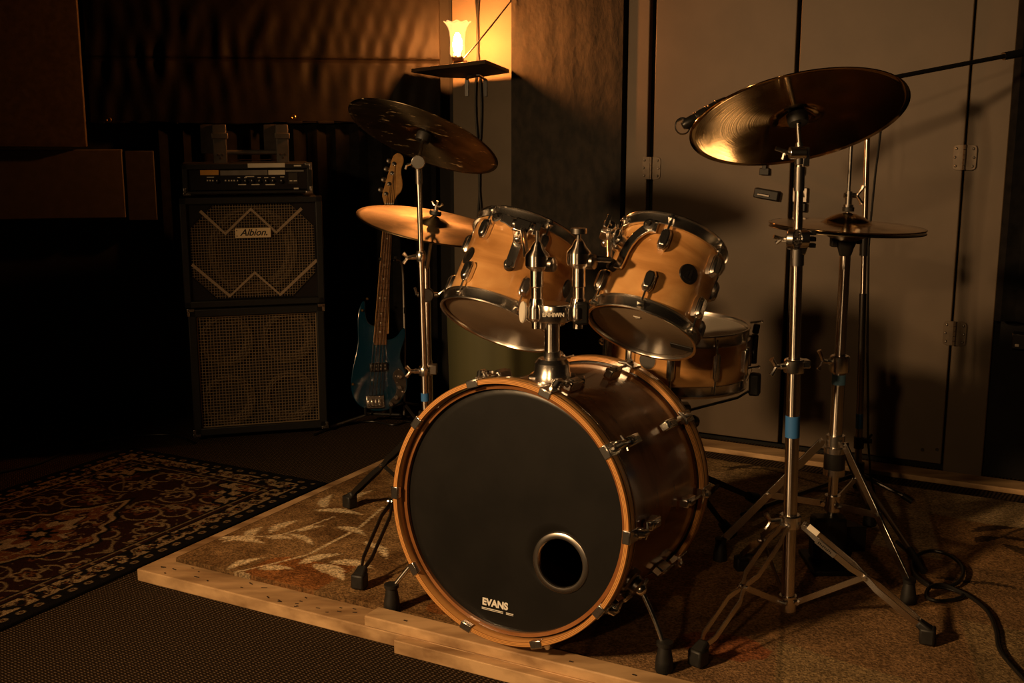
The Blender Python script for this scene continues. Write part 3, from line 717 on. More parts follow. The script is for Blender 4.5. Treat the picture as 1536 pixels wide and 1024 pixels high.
def platform_pattern(X, Y):
    n1 = vnoise(X, Y, 9, 1)*.5+vnoise(X, Y, 23, 2)*.3+vnoise(X, Y, 60, 3)*.2
    base = np.zeros(X.shape+(3,)); k = np.clip((n1-.3)/.4, 0, 1)[..., None]
    base[:] = np.array([.18, .095, .036])*(1-k)+np.array([.38, .225, .095])*k
    def put(mask, c, mix=1.0): base[mask] = base[mask]*(1-mix)+np.array(c)*mix
    # large colour blocks
    blk = np.floor((X*1.0+Y*.25)/.42).astype(int)*7+np.floor((Y*1.0+.06*np.sin(X*4))/.36).astype(int)*3
    tone = np.array([[.40, .27, .14], [.27, .155, .072], [.46, .33, .18], [.30, .20, .095], [.36, .20, .085]])[blk % 5]
    far = np.clip((X-.85)/.25, 0, 1)[..., None]
    base[:] = base*(1-far)+(tone*(.8+.4*k))*far
    rim = np.abs(((X+Y*.25)/.42) % 1-.02) < .014
    base[rim & (X > .95)] *= .7
    base[(vnoise(X, Y, 6, 9) > .72) & (X < 1)] *= np.array([1.05, .72, .5])
    lc = (.92, .72, .44); lw = .018
    for a, b, w_ in (((323, 807), (398, 815), .019), ((372, 806), (396, 789), .017), ((404, 799), (452, 779), .017), ((400, 806), (441, 808), .016), ((446, 797), (488, 788), .014),
                     ((341, 853), (398, 836), .015), ((347, 860), (378, 866), .012), ((388, 853), (440, 853), .016), ((448, 846), (516, 830), .018), ((470, 846), (514, 870), .026), ((495, 842), (560, 852), .02),
                     ((487, 762), (500, 741), .017), ((470, 765), (545, 772), .016), ((520, 757), (560, 735), .014), ((430, 800), (470, 818), .012), ((505, 790), (548, 803), .016), ((545, 812), (580, 838), .014)):
        m_ = leafmask(X, Y, pxs(*a), pxs(*b), w_); put(m_, lc, .92)
        put(strokemask(X, Y, [pxs(*a), pxs(*b)], .0018), (.42, .27, .12), .7)
    put(strokemask(X, Y, [pxs(*p) for p in ((352, 858), (410, 845), (460, 832), (500, 812), (540, 790), (575, 760))], .004), lc, .85)
    put(strokemask(X, Y, [pxs(*p) for p in ((335, 812), (380, 805), (420, 802), (460, 790), (500, 775))], .0035), lc, .85)
    dk = (.045, .028, .014)
    for a, b, w_ in (((1458, 797), (1534, 792), .020), ((1462, 812), (1505, 806), .020), ((1502, 805), (1545, 814), .014), ((1505, 816), (1550, 838), .022), ((1402, 866), (1470, 878), .012), ((1440, 872), (1546, 888), .010),
                     ((1085, 690), (1160, 703), .018), ((1090, 705), (1150, 698), .014), ((1210, 735), (1290, 745), .016), ((1440, 735), (1500, 745), .02), ((1460, 720), (1530, 724), .02)):
        put(leafmask(X, Y, pxs(*a), pxs(*b), w_), dk, .9)
    put(strokemask(X, Y, [pxs(*p) for p in ((1502, 806), (1520, 797), (1560, 785))], .005), dk, .9)
    put(strokemask(X, Y, [pxs(*p) for p in ((1085, 700), (1150, 703), (1220, 722), (1300, 745))], .006), dk, .8)
    red = np.hypot((X-pxs(1085, 968)[0])/.10, (Y-pxs(1085, 968)[1])/.06)
    put((red < 1+.4*(vnoise(X, Y, 40, 8)-.5)), (.30, .085, .03), .75)
    e = np.minimum(np.minimum(X-.055, 3.22-X), np.minimum(Y-.085, 1.63-Y))
    put(e < .005, (.12, .07, .03), .7)
    g = np.random.RandomState(4).rand(*X.shape); base *= (.72+.56*g)[..., None]
    return base
carpet('patterned_carpet', .055, 3.22, .085, 1.63, PT, .012, .0052, platform_pattern, 'carpet_pile', MU, 'tan carpet with pale leaf sprays laid on the drum platform under the kit', 'carpet')

# persian rug on the floor
r0 = onz(490, 727, 0); r1 = onz(198, 674, 0); RX = (r1-r0); RW = RX.length; RX.normalize(); RY = V3((RX.y, -RX.x, 0)); RY = RY if RY.y < 0 else -RY
RLEN = 1.56
MR = Matrix(((RX.x, RY.x, 0, r0.x), (RX.y, RY.y, 0, r0.y), (0, 0, 1, 0), (0, 0, 0, 1)))
def persian(X, Y):
    col = np.zeros(X.shape+(3,)); a = np.abs(X-RW/2); b_ = np.abs(Y-RLEN/2)
    dx = RW/2-a; dy = RLEN/2-b_; e = np.minimum(dx, dy)
    navy, mar, tan, rust, cream = (np.array(c) for c in ((.006, .0055, .007), (.040, .011, .007), (.56, .39, .21), (.26, .09, .03), (.68, .50, .30)))
    along = np.where(dx < dy, Y, X)
    col[:] = mar
    def put(m, c): col[m] = c
    def rosette(u, v, R, k, amp=.25):
        r = np.hypot(u, v); th = np.arctan2(v, u); return r < R*(1+amp*np.cos(k*th))
    nz = vnoise(X, Y, 55, 31); nzb = vnoise(X, Y, 28, 33)
    # field flowers (mirror symmetric)
    for (cx, cy, R, k, c1, c2) in ((.10, .30, .045, 6, rust, tan), (.22, .22, .04, 5, tan, rust), (.27, .40, .05, 6, rust, cream), (.08, .47, .042, 8, tan, mar), (.18, .36, .034, 5, rust, tan), (.30, .12, .04, 6, tan, rust), (.20, .52, .04, 7, rust, tan), (.04, .60, .036, 5, tan, rust), (.14, .12, .03, 5, rust, tan)):
        u = a-cx; v = b_-cy
        put(rosette(u, v, R, k), c1*.8); put(rosette(u, v, R*.72, k), mar); put(rosette(u, v, R*.5, k+2), c2*.8); put(np.hypot(u, v) < R*.2, navy)
        put((np.abs(np.hypot(u-.03, v+.03)-R*1.25) < .004) & (u > -.01), tan*.7)
    vine = np.abs(np.sin(a*38+2.2*np.sin(b_*21))*.5+np.sin(b_*33+1.7*np.sin(a*25))*.5)
    put((vine < .045) & (nz > .35), tan*.55)
    # medallion
    md = a/.215+b_/.34; mdw = md+.05*np.cos(14*np.arctan2(b_, a+1e-6))
    put(mdw < 1.05, navy); put(mdw < .98, tan*.9); put(mdw < .90, mar*1.2)
    put((mdw < .90) & (nzb > .56), rust); put((mdw < .86) & (np.abs(nz-.5) < .05), tan*.8)
    put(mdw < .5, navy); put(mdw < .46, cream*.85); put(rosette(a, b_, .075, 8), rust); put(rosette(a, b_, .045, 8), navy); put(rosette(a, b_, .02, 6), tan)
    # corner pieces
    q = (RW/2-.13-a)/.20+(RLEN/2-.13-b_)/.26; qs = q+.10*np.sin(np.arctan2(RLEN/2-.13-b_, RW/2-.13-a)*14)
    put((qs < 1.02), navy); put(qs < .94, tan*.95); put((qs < .94) & (nz > .58), navy); put((qs < .62), navy); put((qs < .55) & (nzb > .5), rust*1.1); put((qs < .52) & (np.abs(nz-.45) < .06), tan)
    # borders
    put(e < .145, navy); put(e < .138, tan*.55); put(e < .132, mar)
    put((e < .132) & (np.abs(np.sin(along*58)) < .35) & (nz > .4), tan*.7)
    put(e < .118, navy)
    band = e < .112; put(band, tan)
    ph = (along/.036) % 1-.5; v = (e-.085)/.036
    put(band & (np.hypot(ph*1.1, v) < .33+.1*np.cos(6*np.arctan2(v, ph))), navy); put(band & (np.hypot(ph, v) < .14), rust)
    put(band & (nz > .62), navy)
    put(band & (np.abs(v-.55*np.sin(along/.036*np.pi)) < .10), mar)
    put(e < .058, navy)
    ph = (along/.052) % 1-.5; v = (e-.034)/.052; r = np.hypot(ph, v*1.3)
    put((e < .058) & (r < .24) & (r > .13), tan*.75); put((e < .058) & (r < .07), rust)
    put(e < .008, navy*.8)
    g = np.random.RandomState(6).rand(*X.shape); col *= (.45+.4*g)[..., None]
    return col
carpet('persian_rug', 0, RW, 0, RLEN, 0, .008, .0034, persian, 'rug_pile', MR, 'dark red persian rug with tan border on the floor left of the drum platform', 'rug')

# ------------------------------------------------------------------ bass drum
BC = V3((-.0169, 2.3097, .3644)); BN = V3((.49766, .86515, -.06198)).normalized()
E1 = V3((.86682, -.49862, 0)); E2 = E1.cross(BN)*-1
E2 = BN.cross(E1)*-1 if (BN.cross(E1)).z < 0 else BN.cross(E1)
BL = .4545; BR = .288
MB_ = Matrix(((E1.x, E2.x, BN.x, BC.x), (E1.y, E2.y, BN.y, BC.y), (E1.z, E2.z, BN.z, BC.z), (0, 0, 0, 1)))
bd = thing('bass_drum', 'large bass drum lying on its side with a black front head and ported hole', 'bass drum', MB_)
SR = .272
f = MB(); f.lathe([(SR, .02), (SR, BL-.02), (SR-.008, BL-.02), (SR-.008, .02)], n=120, close=True); f.build('shell', 'maple_shaded', bd, local=True)
def hoop(zs, zo):
    f = MB(); R = BR
    prof = [(R-.001, zs), (R, zs+.002), (R, zs+.036), (R-.001, zs+.038), (R-.0105, zs+.038), (R-.0115, zs+.036), (R-.0115, zs+.002), (R-.0105, zs)]
    f.lathe(prof, n=144, close=True); h = f.build('hoop', 'hoop_wood', bd, local=True, ang=50)
    f = MB()   # dark inlaid edge line
    for zz in zo: f.lathe([(R+.0004, zz), (R+.0006, zz+.0015), (R+.0004, zz+.003)], n=144)
    f.build('inlay', 'black_metal', h, local=True)
    return h
hoop(0, (.006, .029)); hoop(BL-.038, (BL-.032, BL-.009))
# front head
f = MB()
PX_, PY_ = .1236, -.0914; PR = .0545
HZ = .030
# disc with a hole: radial grid around the port centre
NR = 96; inner = [(PX_+PR*math.cos(2*math.pi*k/NR), PY_+PR*math.sin(2*math.pi*k/NR)) for k in range(NR)]
outer = []
for k in range(NR):
    dx, dy = math.cos(2*math.pi*k/NR), math.sin(2*math.pi*k/NR); b_ = PX_*dx+PY_*dy; c_ = PX_**2+PY_**2-(SR+.003)**2
    t = -b_+math.sqrt(b_*b_-c_); outer.append((PX_+dx*t, PY_+dy*t))
rings = []
for q in (0, .1, .25, .5, .75, .92, 1):
    rings.append([f.v((i[0]*(1-q)+o[0]*q, i[1]*(1-q)+o[1]*q, HZ-.002*(1-min(1, math.hypot(i[0]*(1-q)+o[0]*q, i[1]*(1-q)+o[1]*q)/.27)**2))) for i, o in zip(inner, outer)])
for A, B in zip(rings[:-1], rings[1:]):
    for k in range(NR): f.F.append([A[k], A[(k+1) % NR], B[(k+1) % NR], B[k]])
hdd = f.build('front_head', 'head_black', bd, local=True)
sd = hdd.modifiers.new('solid', 'SOLIDIFY'); sd.thickness = .0008
f = MB(); f.lathe([(SR+.003, HZ+.004), (SR+.003, HZ-.004), (SR-.004, HZ-.003), (SR-.006, HZ+.001)], n=120); f.build('head_collar', 'black_plastic', hdd, local=True)
f = MB(); f.lathe([(PR-.003, .004), (PR-.003, -.003), (PR-.001, -.0055), (PR+.004, -.0065), (PR+.010, -.004), (PR+.0115, .001)], T(PX_, PY_, HZ), n=72)
f.build('port_ring', 'chrome_satin', hdd, local=True)
Mt = MB_ @ T(-.0313, -.2196, HZ-.0012) @ Matrix.Rotation(math.pi, 4, 'X') @ Matrix.Rotation(math.pi, 4, 'Z')
# make the lettering face the front (local -z)
Mt = MB_ @ Matrix(((1, 0, 0, -.0313), (0, 1, 0, -.2160), (0, 0, -1, HZ-.0016), (0, 0, 0, 1)))
Mt = MB_ @ T(-.0313, -.2140, HZ-.0022) @ Matrix(((1, 0, 0, 0), (0, 1, 0, 0), (0, 0, 1, 0), (0, 0, 0, 1)))
text('lettering', 'EVANS', Mt, .0215, 'white_print', hdd, .0004, bold=.0009)
f = MB()
f.box((-.0375, -.2275, HZ-.0022), (.054, .0016, .0008)); f.box((-.0375, -.2305, HZ-.0022), (.054, .0010, .0008)); f.box((.006, -.2275, HZ-.0022), (.018, .0016, .0008)); f.box((.006, -.2305, HZ-.0022), (.018, .0010, .0008))
f.build('underline', 'white_print', hdd, local=True)
f = MB(); f.lathe([(0, BL-.030), (SR+.003, BL-.030), (SR+.003, BL-.028), (0, BL-.028)], n=72); f.build('rear_head', 'head_black', bd, local=True)
f = MB(); f.lathe([(SR+.0012, .032), (SR+.0035, .036), (SR+.0035, .041), (SR+.0012, .044)], n=100); f.lathe([(SR+.0012, BL-.032), (SR+.0035, BL-.036), (SR+.0035, BL-.041), (SR+.0012, BL-.044)], n=100)
# claws, rods, lugs
def claw(a, front):
    Mr = Matrix.Rotation(a, 4, 'Z'); zf = lambda z: z if front else BL-z; sg = 1 if front else -1
    f = MB(Mr)
    def bx(x, y, z, sxx, syy, szz, tp=1): f.box((x, y, zf(z)), (sxx, syy, szz))
    bx(BR+.0015, 0, .019, .004, .028, .043); bx(BR-.006, 0, -.001, .016, .028, .004); bx(BR-.0125, 0, .006, .003, .026, .013)
    bx(BR-.001, 0, .0445, .022, .022, .011)
    c = f.build('claw', 'chrome', bd, .0018, local=True)
    f = MB(Mr)
    f.tube([(BR+.004, 0, zf(.038)), (BR+.012, 0, zf(.042)), (BR+.013, 0, zf(.054)), (BR+.004, 0, zf(.058))], .0085, 12)
    f.build('claw_hook', 'chrome', c, local=True)
    f = MB(Mr); xr = BR+.004
    f.tube([(xr, 0, zf(.02)), (xr, 0, zf(.118))], .0032, 8)
    f.build('tension_rod', 'chrome', c, local=True)
    f = MB(Mr)
    bx(SR+.012, 0, .126, .024, .022, .052); bx(SR+.022, 0, .126, .010, .014, .036)
    f.build('lug', 'chrome', bd, .004, local=True)
    if front is None: pass
    f = MB(Mr); f.tube([(xr+.004, -.017, zf(.063)), (xr+.008, 0, zf(.066)), (xr+.004, .017, zf(.069))], [.0035, .0045, .0035], 8); f.build('key_handle', 'chrome', c, local=True)
for k in range(10): claw(math.radians(36*k), True)
for k in (0, 1, 2, 3, 8, 9): claw(math.radians(36*k), False)
# spurs
def spur(foot, ang, t):
    Mr = Matrix.Rotation(ang, 4, 'Z'); base = MB_ @ Mr @ V3((SR+.004, 0, t)); outv = (MB_ @ Mr @ V3((1, 0, 0))-MB_ @ V3((0, 0, 0))).normalized()
    f = MB(); Mq = MB_ @ Mr @ T(SR+.006, 0, t) @ Matrix.Rotation(math.pi/2, 4, 'Y')
    f.lathe([(0, -.008), (.030, -.008), (.030, .002), (.022, .006), (.020, .020), (.012, .026), (0, .026)], Mq, 20); br_ = f.build('spur_bracket', 'chrome_dark', bd)
    f = MB(); tp = base+outv*.028
    f.ball(tuple(tp), .014); f.tube([tp, tp+BN*.03+V3((0, 0, .012))], .006, 8); f.build('spur_clamp', 'chrome', br_)
    ft = foot+V3((0, 0, .052)); mid = tp.lerp(ft, .45)+outv*.012*(1 if outv.x > 0 else 1)
    pts = []
    for i in range(13):
        u = i/12; pts.append(tp*(1-u)**2+mid*2*u*(1-u)+ft*u*u+(outv*.0))
    f = MB(); f.tube(pts, .0058, 12); r_ = f.build('spur', 'chrome', bd)
    f = MB(); f.lathe([(0, 0), (.018, 0), (.0195, .006), (.0185, .026), (.0145, .048), (.0135, .056), (.0175, .058), (.0175, .066), (.009, .069), (0, .069)], T(*foot), 24); f.build('rubber_foot', 'black_rubber', r_)
spur(onz(996, 1006, ZP), math.radians(-29), .125)
spur(onz(588, 915, ZP), math.radians(209), .125)

# ------------------------------------------------------------------ toms, snare: common parts
def hoop_metal(root, R, z, sg, M):    # triple flanged hoop; sg=+1 top
    f = MB(M)
    pr = [(R-.004, 0), (R+.003, 0), (R+.0045, .0015), (R-.0005, .004), (R-.0015, .020), (R-.0005, .026), (R+.003, .0285), (R+.0025, .031), (R-.003, .030), (R-.0045, .026), (R-.0045, .006)]
    f.lathe([(r, z+sg*q) for r, q in pr], n=96, close=True)
    return f.build('hoop', 'hoop_chrome', root, ang=40)
def surf(px, py, c, a, R): return oncyl(px, py, c, a, R)
def lug_at(root, M, R, ang, z, sg, rimz, m_='chrome', Ln=.052):
    Mr = M @ Matrix.Rotation(ang, 4, 'Z')
    f = MB(Mr)      # hexagonal tapered block, long along the drum axis
    def hexl(x, k, dz): return [(x, -.0125*k, z-Ln*.30+dz), (x, -.007*k, z-Ln/2+dz), (x, .007*k, z-Ln/2+dz), (x, .0125*k, z-Ln*.30+dz), (x, .0125*k, z+Ln*.30+dz), (x, .007*k, z+Ln/2+dz), (x, -.007*k, z+Ln/2+dz), (x, -.0125*k, z+Ln*.30+dz)]
    A = hexl(R, 1, 0); m1 = hexl(R+.014, 1, 0)
    B = [(R+.023, a_[1]*.72, z+(a_[2]-z)*.72) for a_ in m1]
    f.hull(A, m1); f.hull(m1, B); lg = f.build('lug', m_, root, .002)
    f = MB(Mr); xr = R+.012
    f.tube([(xr, 0, z), (xr, 0, rimz)], .0028, 8); f.tube([(xr, 0, rimz-sg*.002), (xr, 0, rimz+sg*.007)], .0055, 8)
    f.build('tension_rod', 'chrome', lg)
    f = MB(Mr); f.box((R+.011, 0, rimz-sg*.002), (.016, .015, .006)); f.build('hoop_ear', 'chrome', lg, .001)
def ang_of(P, M):
    q = M.inverted() @ P; return math.atan2(q.y, q.x), q.z
def make_tom(c, a, Rh, H, name, lab, lugpx, badge, badge_px, bend):
    M = frame(c, a, U); t = thing(name, lab, 'tom drum', M, 'rack toms')
    R = Rh-.011
    f = MB(M); f.lathe([(R, .014), (R, H-.014), (R-.006, H-.014), (R-.006, .014)], n=96, close=True); f.build('shell', 'maple', t)
    hoop_metal(t, Rh-.004, .030, -1, M); hoop_metal(t, Rh-.004, H-.030, 1, M)
    f = MB(M); f.lathe([(0, .0075), (R*.96, .007), (R, .010), (R+.003, .016), (R+.003, .022)], n=72); f.build('bottom_head', 'head_clear', t)
    f = MB(M); f.lathe([(0, H-.0075), (R*.96, H-.007), (R, H-.010), (R+.003, H-.016), (R+.003, H-.022)], n=72); f.build('top_head', 'head_white', t)
    ph, zz = ang_of(oncyl(lugpx[0], lugpx[1], c, a, R), M)
    zl = .070; zu = H-.066
    for k in range(6):
        lug_at(t, M, R, ph+k*math.pi/3, zl, -1, .012)
        lug_at(t, M, R, ph+k*math.pi/3+(.0 if bend else .0), zu, 1, H-.012)
    if badge_px:
        P = oncyl(badge_px[0], badge_px[1], c, a, R); an, z = ang_of(P, M)
        Mr = M @ Matrix.Rotation(an, 4, 'Z') @ T(R-.0005, 0, z) @ Matrix.Rotation(math.pi/2, 4, 'Y')
        f = MB(Mr); f.lathe([(0, .0028), (.019, .0028), (.0225, .0022), (.0235, -.002)], n=36); bg = f.build('badge', 'black_plastic', t)
        f = MB(Mr)
        if badge:
            f.prism([(-.004, -.006), (.009, -.010), (.009, -.004), (-.002, -.001)], .0025, .0034); f.prism([(-.010, .002), (.009, .001), (.009, .008), (-.012, .006)], .0025, .0034); f.prism([(.012, -.013), (.016, -.009), (.0165, .009), (.012, .013)], .0025, .0034)
            f.build('emblem', 'chrome_satin', bg)
        else:
            f.lathe([(.004, .003), (.012, .0034), (.013, .003)], n=24); f.build('vent', 'chrome_dark', bg)
    return t, M, R
T1C = V3((-.0422, 3.0323, .6402)); T1A = V3((.3494, .4517, .8209)).normalized()
T2C = V3((.3107, 2.7237, .6754)); T2A = V3((.3556, .485, .799)).normalized()
ks = .92
def sc(p): return CAM+(p-CAM)*ks
T1C = sc(T1C); T2C = sc(T2C)
tom1, MT1, RT1 = make_tom(T1C, T1A, .163*ks, .276*ks, 'tom_drum', 'larger amber maple tom, left of the chrome double tom holder', (705, 412), False, (703, 383), 1)
tom2, MT2, RT2 = make_tom(T2C, T2A, .140*ks, .262*ks, 'tom_drum', 'smaller amber maple tom with a round black badge, right of the chrome tom holder', (974, 424), True, (1033, 411), 1)
f = MB(); P = oncyl(768+82, 433, T1C, T1A, RT1); an, z = ang_of(P, MT1)
Mr = MT1 @ Matrix.Rotation(an, 4, 'Z') @ T(RT1-.0005, 0, z) @ Matrix.Rotation(math.pi/2, 4, 'Y')
f = MB(Mr); f.lathe([(0, .0028), (.019, .0028), (.0225, .0022), (.0235, -.002)], n=36); f.build('badge', 'black_plastic', tom1)
# maker's sticker and tape on the bottom heads
f = MB(MT2); P = onpl(1022, 520, T2C+T2A*.007, T2A); q = MT2.inverted() @ P; f.box((q.x, q.y, .0055), (.05, .022, .003), Matrix.Rotation(.2, 4, 'Z')); f.build('damper_pad', 'black_rubber', tom2, .001)
P = onpl(955, 474, T2C+T2A*.007, T2A); q = MT2.inverted() @ P
f = MB(MT2); f.prism([(q.x-.008, q.y), (q.x+.008, q.y+.002), (q.x+.006, q.y+.006), (q.x-.004, q.y+.009)], .0055, .0066); f.build('sticker', 'cream', tom2)
# suspension brackets on the toms
def bracket(root, M, R, c, a, pts, pad, clampp, boltp):
    f = MB(); ps = [oncyl(px, py, c, a, R+.014) for px, py in pts]
    f.bar(ps, .020, .005, a) if False else None
    f = MB()
    for A, B in zip(ps[:-1], ps[1:]): pass
    # swept strap lying on the shell: width follows the surface
    rings = []
    for i, p in enumerate(ps):
        tg = (ps[min(i+1, len(ps)-1)]-ps[max(i-1, 0)]).normalized(); q = p-c; rad = (q-a*q.dot(a)).normalized(); sdv = tg.cross(rad).normalized()
        rings.append([f.v(p+sdv*x*.0115+rad*y*.0035) for x, y in ((-1, -1), (1, -1), (1, 1), (-1, 1))])
    for A, B in zip(rings[:-1], rings[1:]):
        for k in range(4): f.F.append([A[k], A[(k+1) % 4], B[(k+1) % 4], B[k]])
    f.F.append(rings[0][::-1]); f.F.append(rings[-1][:])
    b_ = f.build('suspension_bracket', 'chrome', root, .0015)
    P = oncyl(pad[0], pad[1], c, a, R); an, z = ang_of(P, M); Mr = M @ Matrix.Rotation(an, 4, 'Z') @ T(R, 0, z) @ Matrix.Rotation(math.pi/2, 4, 'Y')
    f = MB(Mr); f.lathe([(0, .019), (.007, .019), (.009, .016), (.013, .016), (.0135, 0), (0, 0)], n=24); f.build('rubber_pad', 'black_rubber', b_)
    for bp in boltp:
        P = oncyl(bp[0], bp[1], c, a, R); an, z = ang_of(P, M); Mr = M @ Matrix.Rotation(an, 4, 'Z') @ T(R, 0, z) @ Matrix.Rotation(math.pi/2, 4, 'Y')
        f = MB(Mr); f.lathe([(0, .026), (.005, .026), (.008, .022), (.013, .021), (.014, .014), (.014, 0), (0, 0)], n=24); f.build('bracket_bolt', 'chrome', b_)
    P = oncyl(clampp[0], clampp[1], c, a, R); an, z = ang_of(P, M); Mr = M @ Matrix.Rotation(an, 4, 'Z')
    f = MB(Mr); f.box((R+.030, 0, z), (.034, .040, .036)); f.tube([(R+.030, -.028, z+.004), (R+.030, .028, z+.004)], .013, 16); f.tube([(R+.016, 0, z-.018), (R+.034, 0, z-.036)], .009, 12)
    cl_ = f.build('arm_clamp', 'chrome', b_, .004)
    f = MB(Mr); f.box((R+.040, .036, z+.004), (.010, .014, .034)); f.tube([(R+.030, .026, z+.004), (R+.040, .040, z+.004)], .004, 8); f.build('wing_nut', 'chrome', cl_, .003)
    return Mr @ V3((R+.030, 0, z))
CL1 = bracket(tom1, MT1, RT1, T1C, T1A, [(744, 325), (752, 326), (762, 330), (772, 338), (778, 350), (776, 364), (772, 376), (767, 390), (764, 400)], (764, 399), (784, 350), [(751, 332), (778, 366)])
CL2 = bracket(tom2, MT2, RT2, T2C, T2A, [(986, 342), (977, 341), (966, 345), (954, 354), (944, 366), (937, 378), (931, 392), (926, 402)], (923, 400), (926, 352), [(978, 343), (938, 366)])

# ------------------------------------------------------------------ tom holder on the bass drum
MY = 2.44
th_ = thing('tom_holder', 'chrome double tom holder rising from the top of the bass drum', 'tom holder', at(828, 556, MY))
S2 = (at(829, 500, MY)-at(828, 500, MY)).length
def vp(px, py): return at(px, py, MY)
def vlathe(name, px, prof, m_, parent, n=24, y=MY):      # profile given as (radius px, photo row)
    f = MB(); c0 = at(px, prof[0][1], y)
    pr = [(r*S2, at(px, row, y).z-c0.z) for r, row in prof]
    f.lathe(pr, T(*c0), n); o = f.build(name, m_, parent, ang=22)
    q = WM[parent.name].inverted() @ c0; o.data.transform(T(-q.x, -q.y, -q.z)); o.location = q      # origin on its own axis
    W_ = WM[o.name] @ T(q.x, q.y, q.z); WM[o.name] = W_
    return o
bs_ = vlathe('base_flange', 828, [(0, 568), (30, 568), (29, 560), (27, 556), (26, 543), (21, 537), (13, 535), (13, 526), (0, 526)], 'chrome', th_)
f = MB(); c_ = vp(828, 566); f.box((c_.x, c_.y, c_.z+.002), (.082, .072, .012), Matrix.Rotation(-A28, 4, 'Z')); f.build('base_pad', 'chrome_dark', bs_, .004)
f = MB(); c_ = vp(866, 572); f.box((c_.x+.002, c_.y, c_.z), (.03, .034, .022)); f.tube([(c_.x+.01, c_.y-.02, c_.z), (c_.x+.01, c_.y+.02, c_.z)], .006, 10); f.build('base_clamp', 'chrome', bs_, .004)
vlathe('pole', 828, [(0, 530), (11.5, 530), (11.5, 470), (0, 470)], 'pole_chrome', th_)
f = MB(); c_ = vp(834, 468)
f.tube([vp(797, 468), vp(880, 468)], 9*S2, 16); f.lathe([(0, -13.5*S2), (25*S2, -13.5*S2), (26*S2, -12*S2), (26*S2, 12*S2), (25*S2, 13.5*S2), (0, 13.5*S2)], T(*vp(830, 468)), 36)
hub = f.build('hub_clamp', 'chrome', th_, .002)
ang0 = -.0
Mt = T(*(vp(829, 468)+V3((0, -26*S2-.0006, 0)))) @ Matrix.Rotation(math.pi/2, 4, 'X')
text('lettering', 'ENHIWN', Mt, .0115, 'cream', hub, .0006, bold=.0004)
f = MB()
Mw = frame(vp(786, 468), V3((-.93, -.36, .05)), (0, 0, 1))
f.lathe([(0, .006), (.022, .006), (.024, .003), (.022, -.002), (0, -.002)], Mw @ Matrix.Diagonal((1.0, .62, 1, 1)), 28); wn = f.build('wing_bolt', 'cream', hub)
f = MB(); f.tube([vp(786, 468), vp(800, 468)], 6*S2, 12); f.build('bolt', 'chrome_dark', wn)
f = MB(); c_ = vp(872, 468); f.box(tuple(c_), (.03, .04, .05)); f.build('side_clamp', 'black_metal', hub, .005)
for (px, side) in ((805, 0), (867, 1)):
    dy = -4 if side else 0
    sk_ = vlathe('arm_socket', px, [(0, 492), (7.5, 492), (7.5, 480), (13, 480), (15, 476), (15, 461), (12, 456), (10.5, 447), (0, 447)], 'pole_chrome', th_)
    vlathe('arm_post', px+(0 if side == 0 else 1), [(0, 455), (8.5, 455), (8.5, 431), (10, 429), (10, 405+dy), (6.5, 400+dy), (0, 400+dy)], 'pole_chrome', th_)
    bl_ = vlathe('ball_joint', px+(1 if side == 0 else 1), [(0, 406+dy), (10, 406+dy), (17, 401+dy), (18.5, 398+dy), (18.5, 383+dy), (17, 380+dy), (11, 374+dy), (8, 367+dy), (6, 364+dy), (4, 362+dy), (0, 362+dy)], 'pole_chrome', th_)
    vlathe('drum_key_screw', px+1, [(0, 366+dy), (3.2, 366+dy), (3.2, 354+dy), (12, 354+dy), (12, 346+dy), (0, 346+dy)] if side else [(0, 366), (3, 366), (3, 346), (0, 346)], 'chrome_satin', bl_)
    # L-rod from the joint to the tom bracket
    a0 = vp(px+1, 391+dy); end = CL2 if side else CL1
    if side:
        mid = vp(914, 389); pts = [a0, a0.lerp(mid, .5), mid, mid.lerp(end, .35)+V3((0, 0, -.004)), end]
    else:
        mid = vp(790, 386)+V3((0, .03, 0)); pts = [a0, a0.lerp(mid, .5), mid, mid.lerp(end, .5), end]
    f = MB(); f.tube(pts, .0068, 14); f.build('arm', 'chrome', th_)
    f = MB(); f.lathe([(0, -.005), (.016, -.005), (.017, 0), (.016, .016), (.010, .019), (0, .019)], frame(vp(px+(16 if side == 0 else 15), 396+dy), V3((.8, -.5, 0))), 20); f.build('clamp_knob', 'chrome_dark', bl_)

# ------------------------------------------------------------------ snare drum and stand
SNC = V3((.435, 2.955, .512)); SH = .147; SNR = .184
MSN = frame(SNC, (0.02, -.03, 1), U); sn_ = thing('snare_drum', 'amber maple snare drum behind and below the smaller tom', 'snare drum', MSN)
R = SNR-.011
f = MB(MSN); f.lathe([(R, .012), (R, SH-.012), (R-.006, SH-.012), (R-.006, .012)], n=96, close=True); f.build('shell', 'maple', sn_)
hoop_metal(sn_, SNR-.004, .024, -1, MSN); hoop_metal(sn_, SNR-.004, SH-.026, 1, MSN)
f = MB(MSN); f.lathe([(0, SH-.005), (R, SH-.006), (R+.003, SH-.012)], n=72); f.build('top_head', 'head_white', sn_)
f = MB(MSN); f.lathe([(0, .005), (R, .006), (R+.003, .012)], n=72); f.build('bottom_head', 'head_clear', sn_)
an0, _ = ang_of(oncyl(1070, 535, SNC, V3((0, 0, 1)), R), MSN)
for k in range(10):
    Mr = MSN @ Matrix.Rotation(an0+k*math.pi/5, 4, 'Z'); f = MB(Mr)
    f.box((R+.009, 0, SH/2), (.018, .020, .062)); f.box((R+.014, 0, SH/2), (.012, .013, .074)); lg = f.build('lug', 'chrome', sn_, .004)
    f = MB(Mr); f.tube([(R+.012, 0, .004), (R+.012, 0, SH-.004)], .0028, 8); f.build('tension_rod', 'chrome', lg)
P = oncyl(972, 540, SNC, V3((0, 0, 1)), R); an, z = ang_of(P, MSN); Mr = MSN @ Matrix.Rotation(an, 4, 'Z') @ T(R, 0, z) @ Matrix.Rotation(math.pi/2, 4, 'Y')
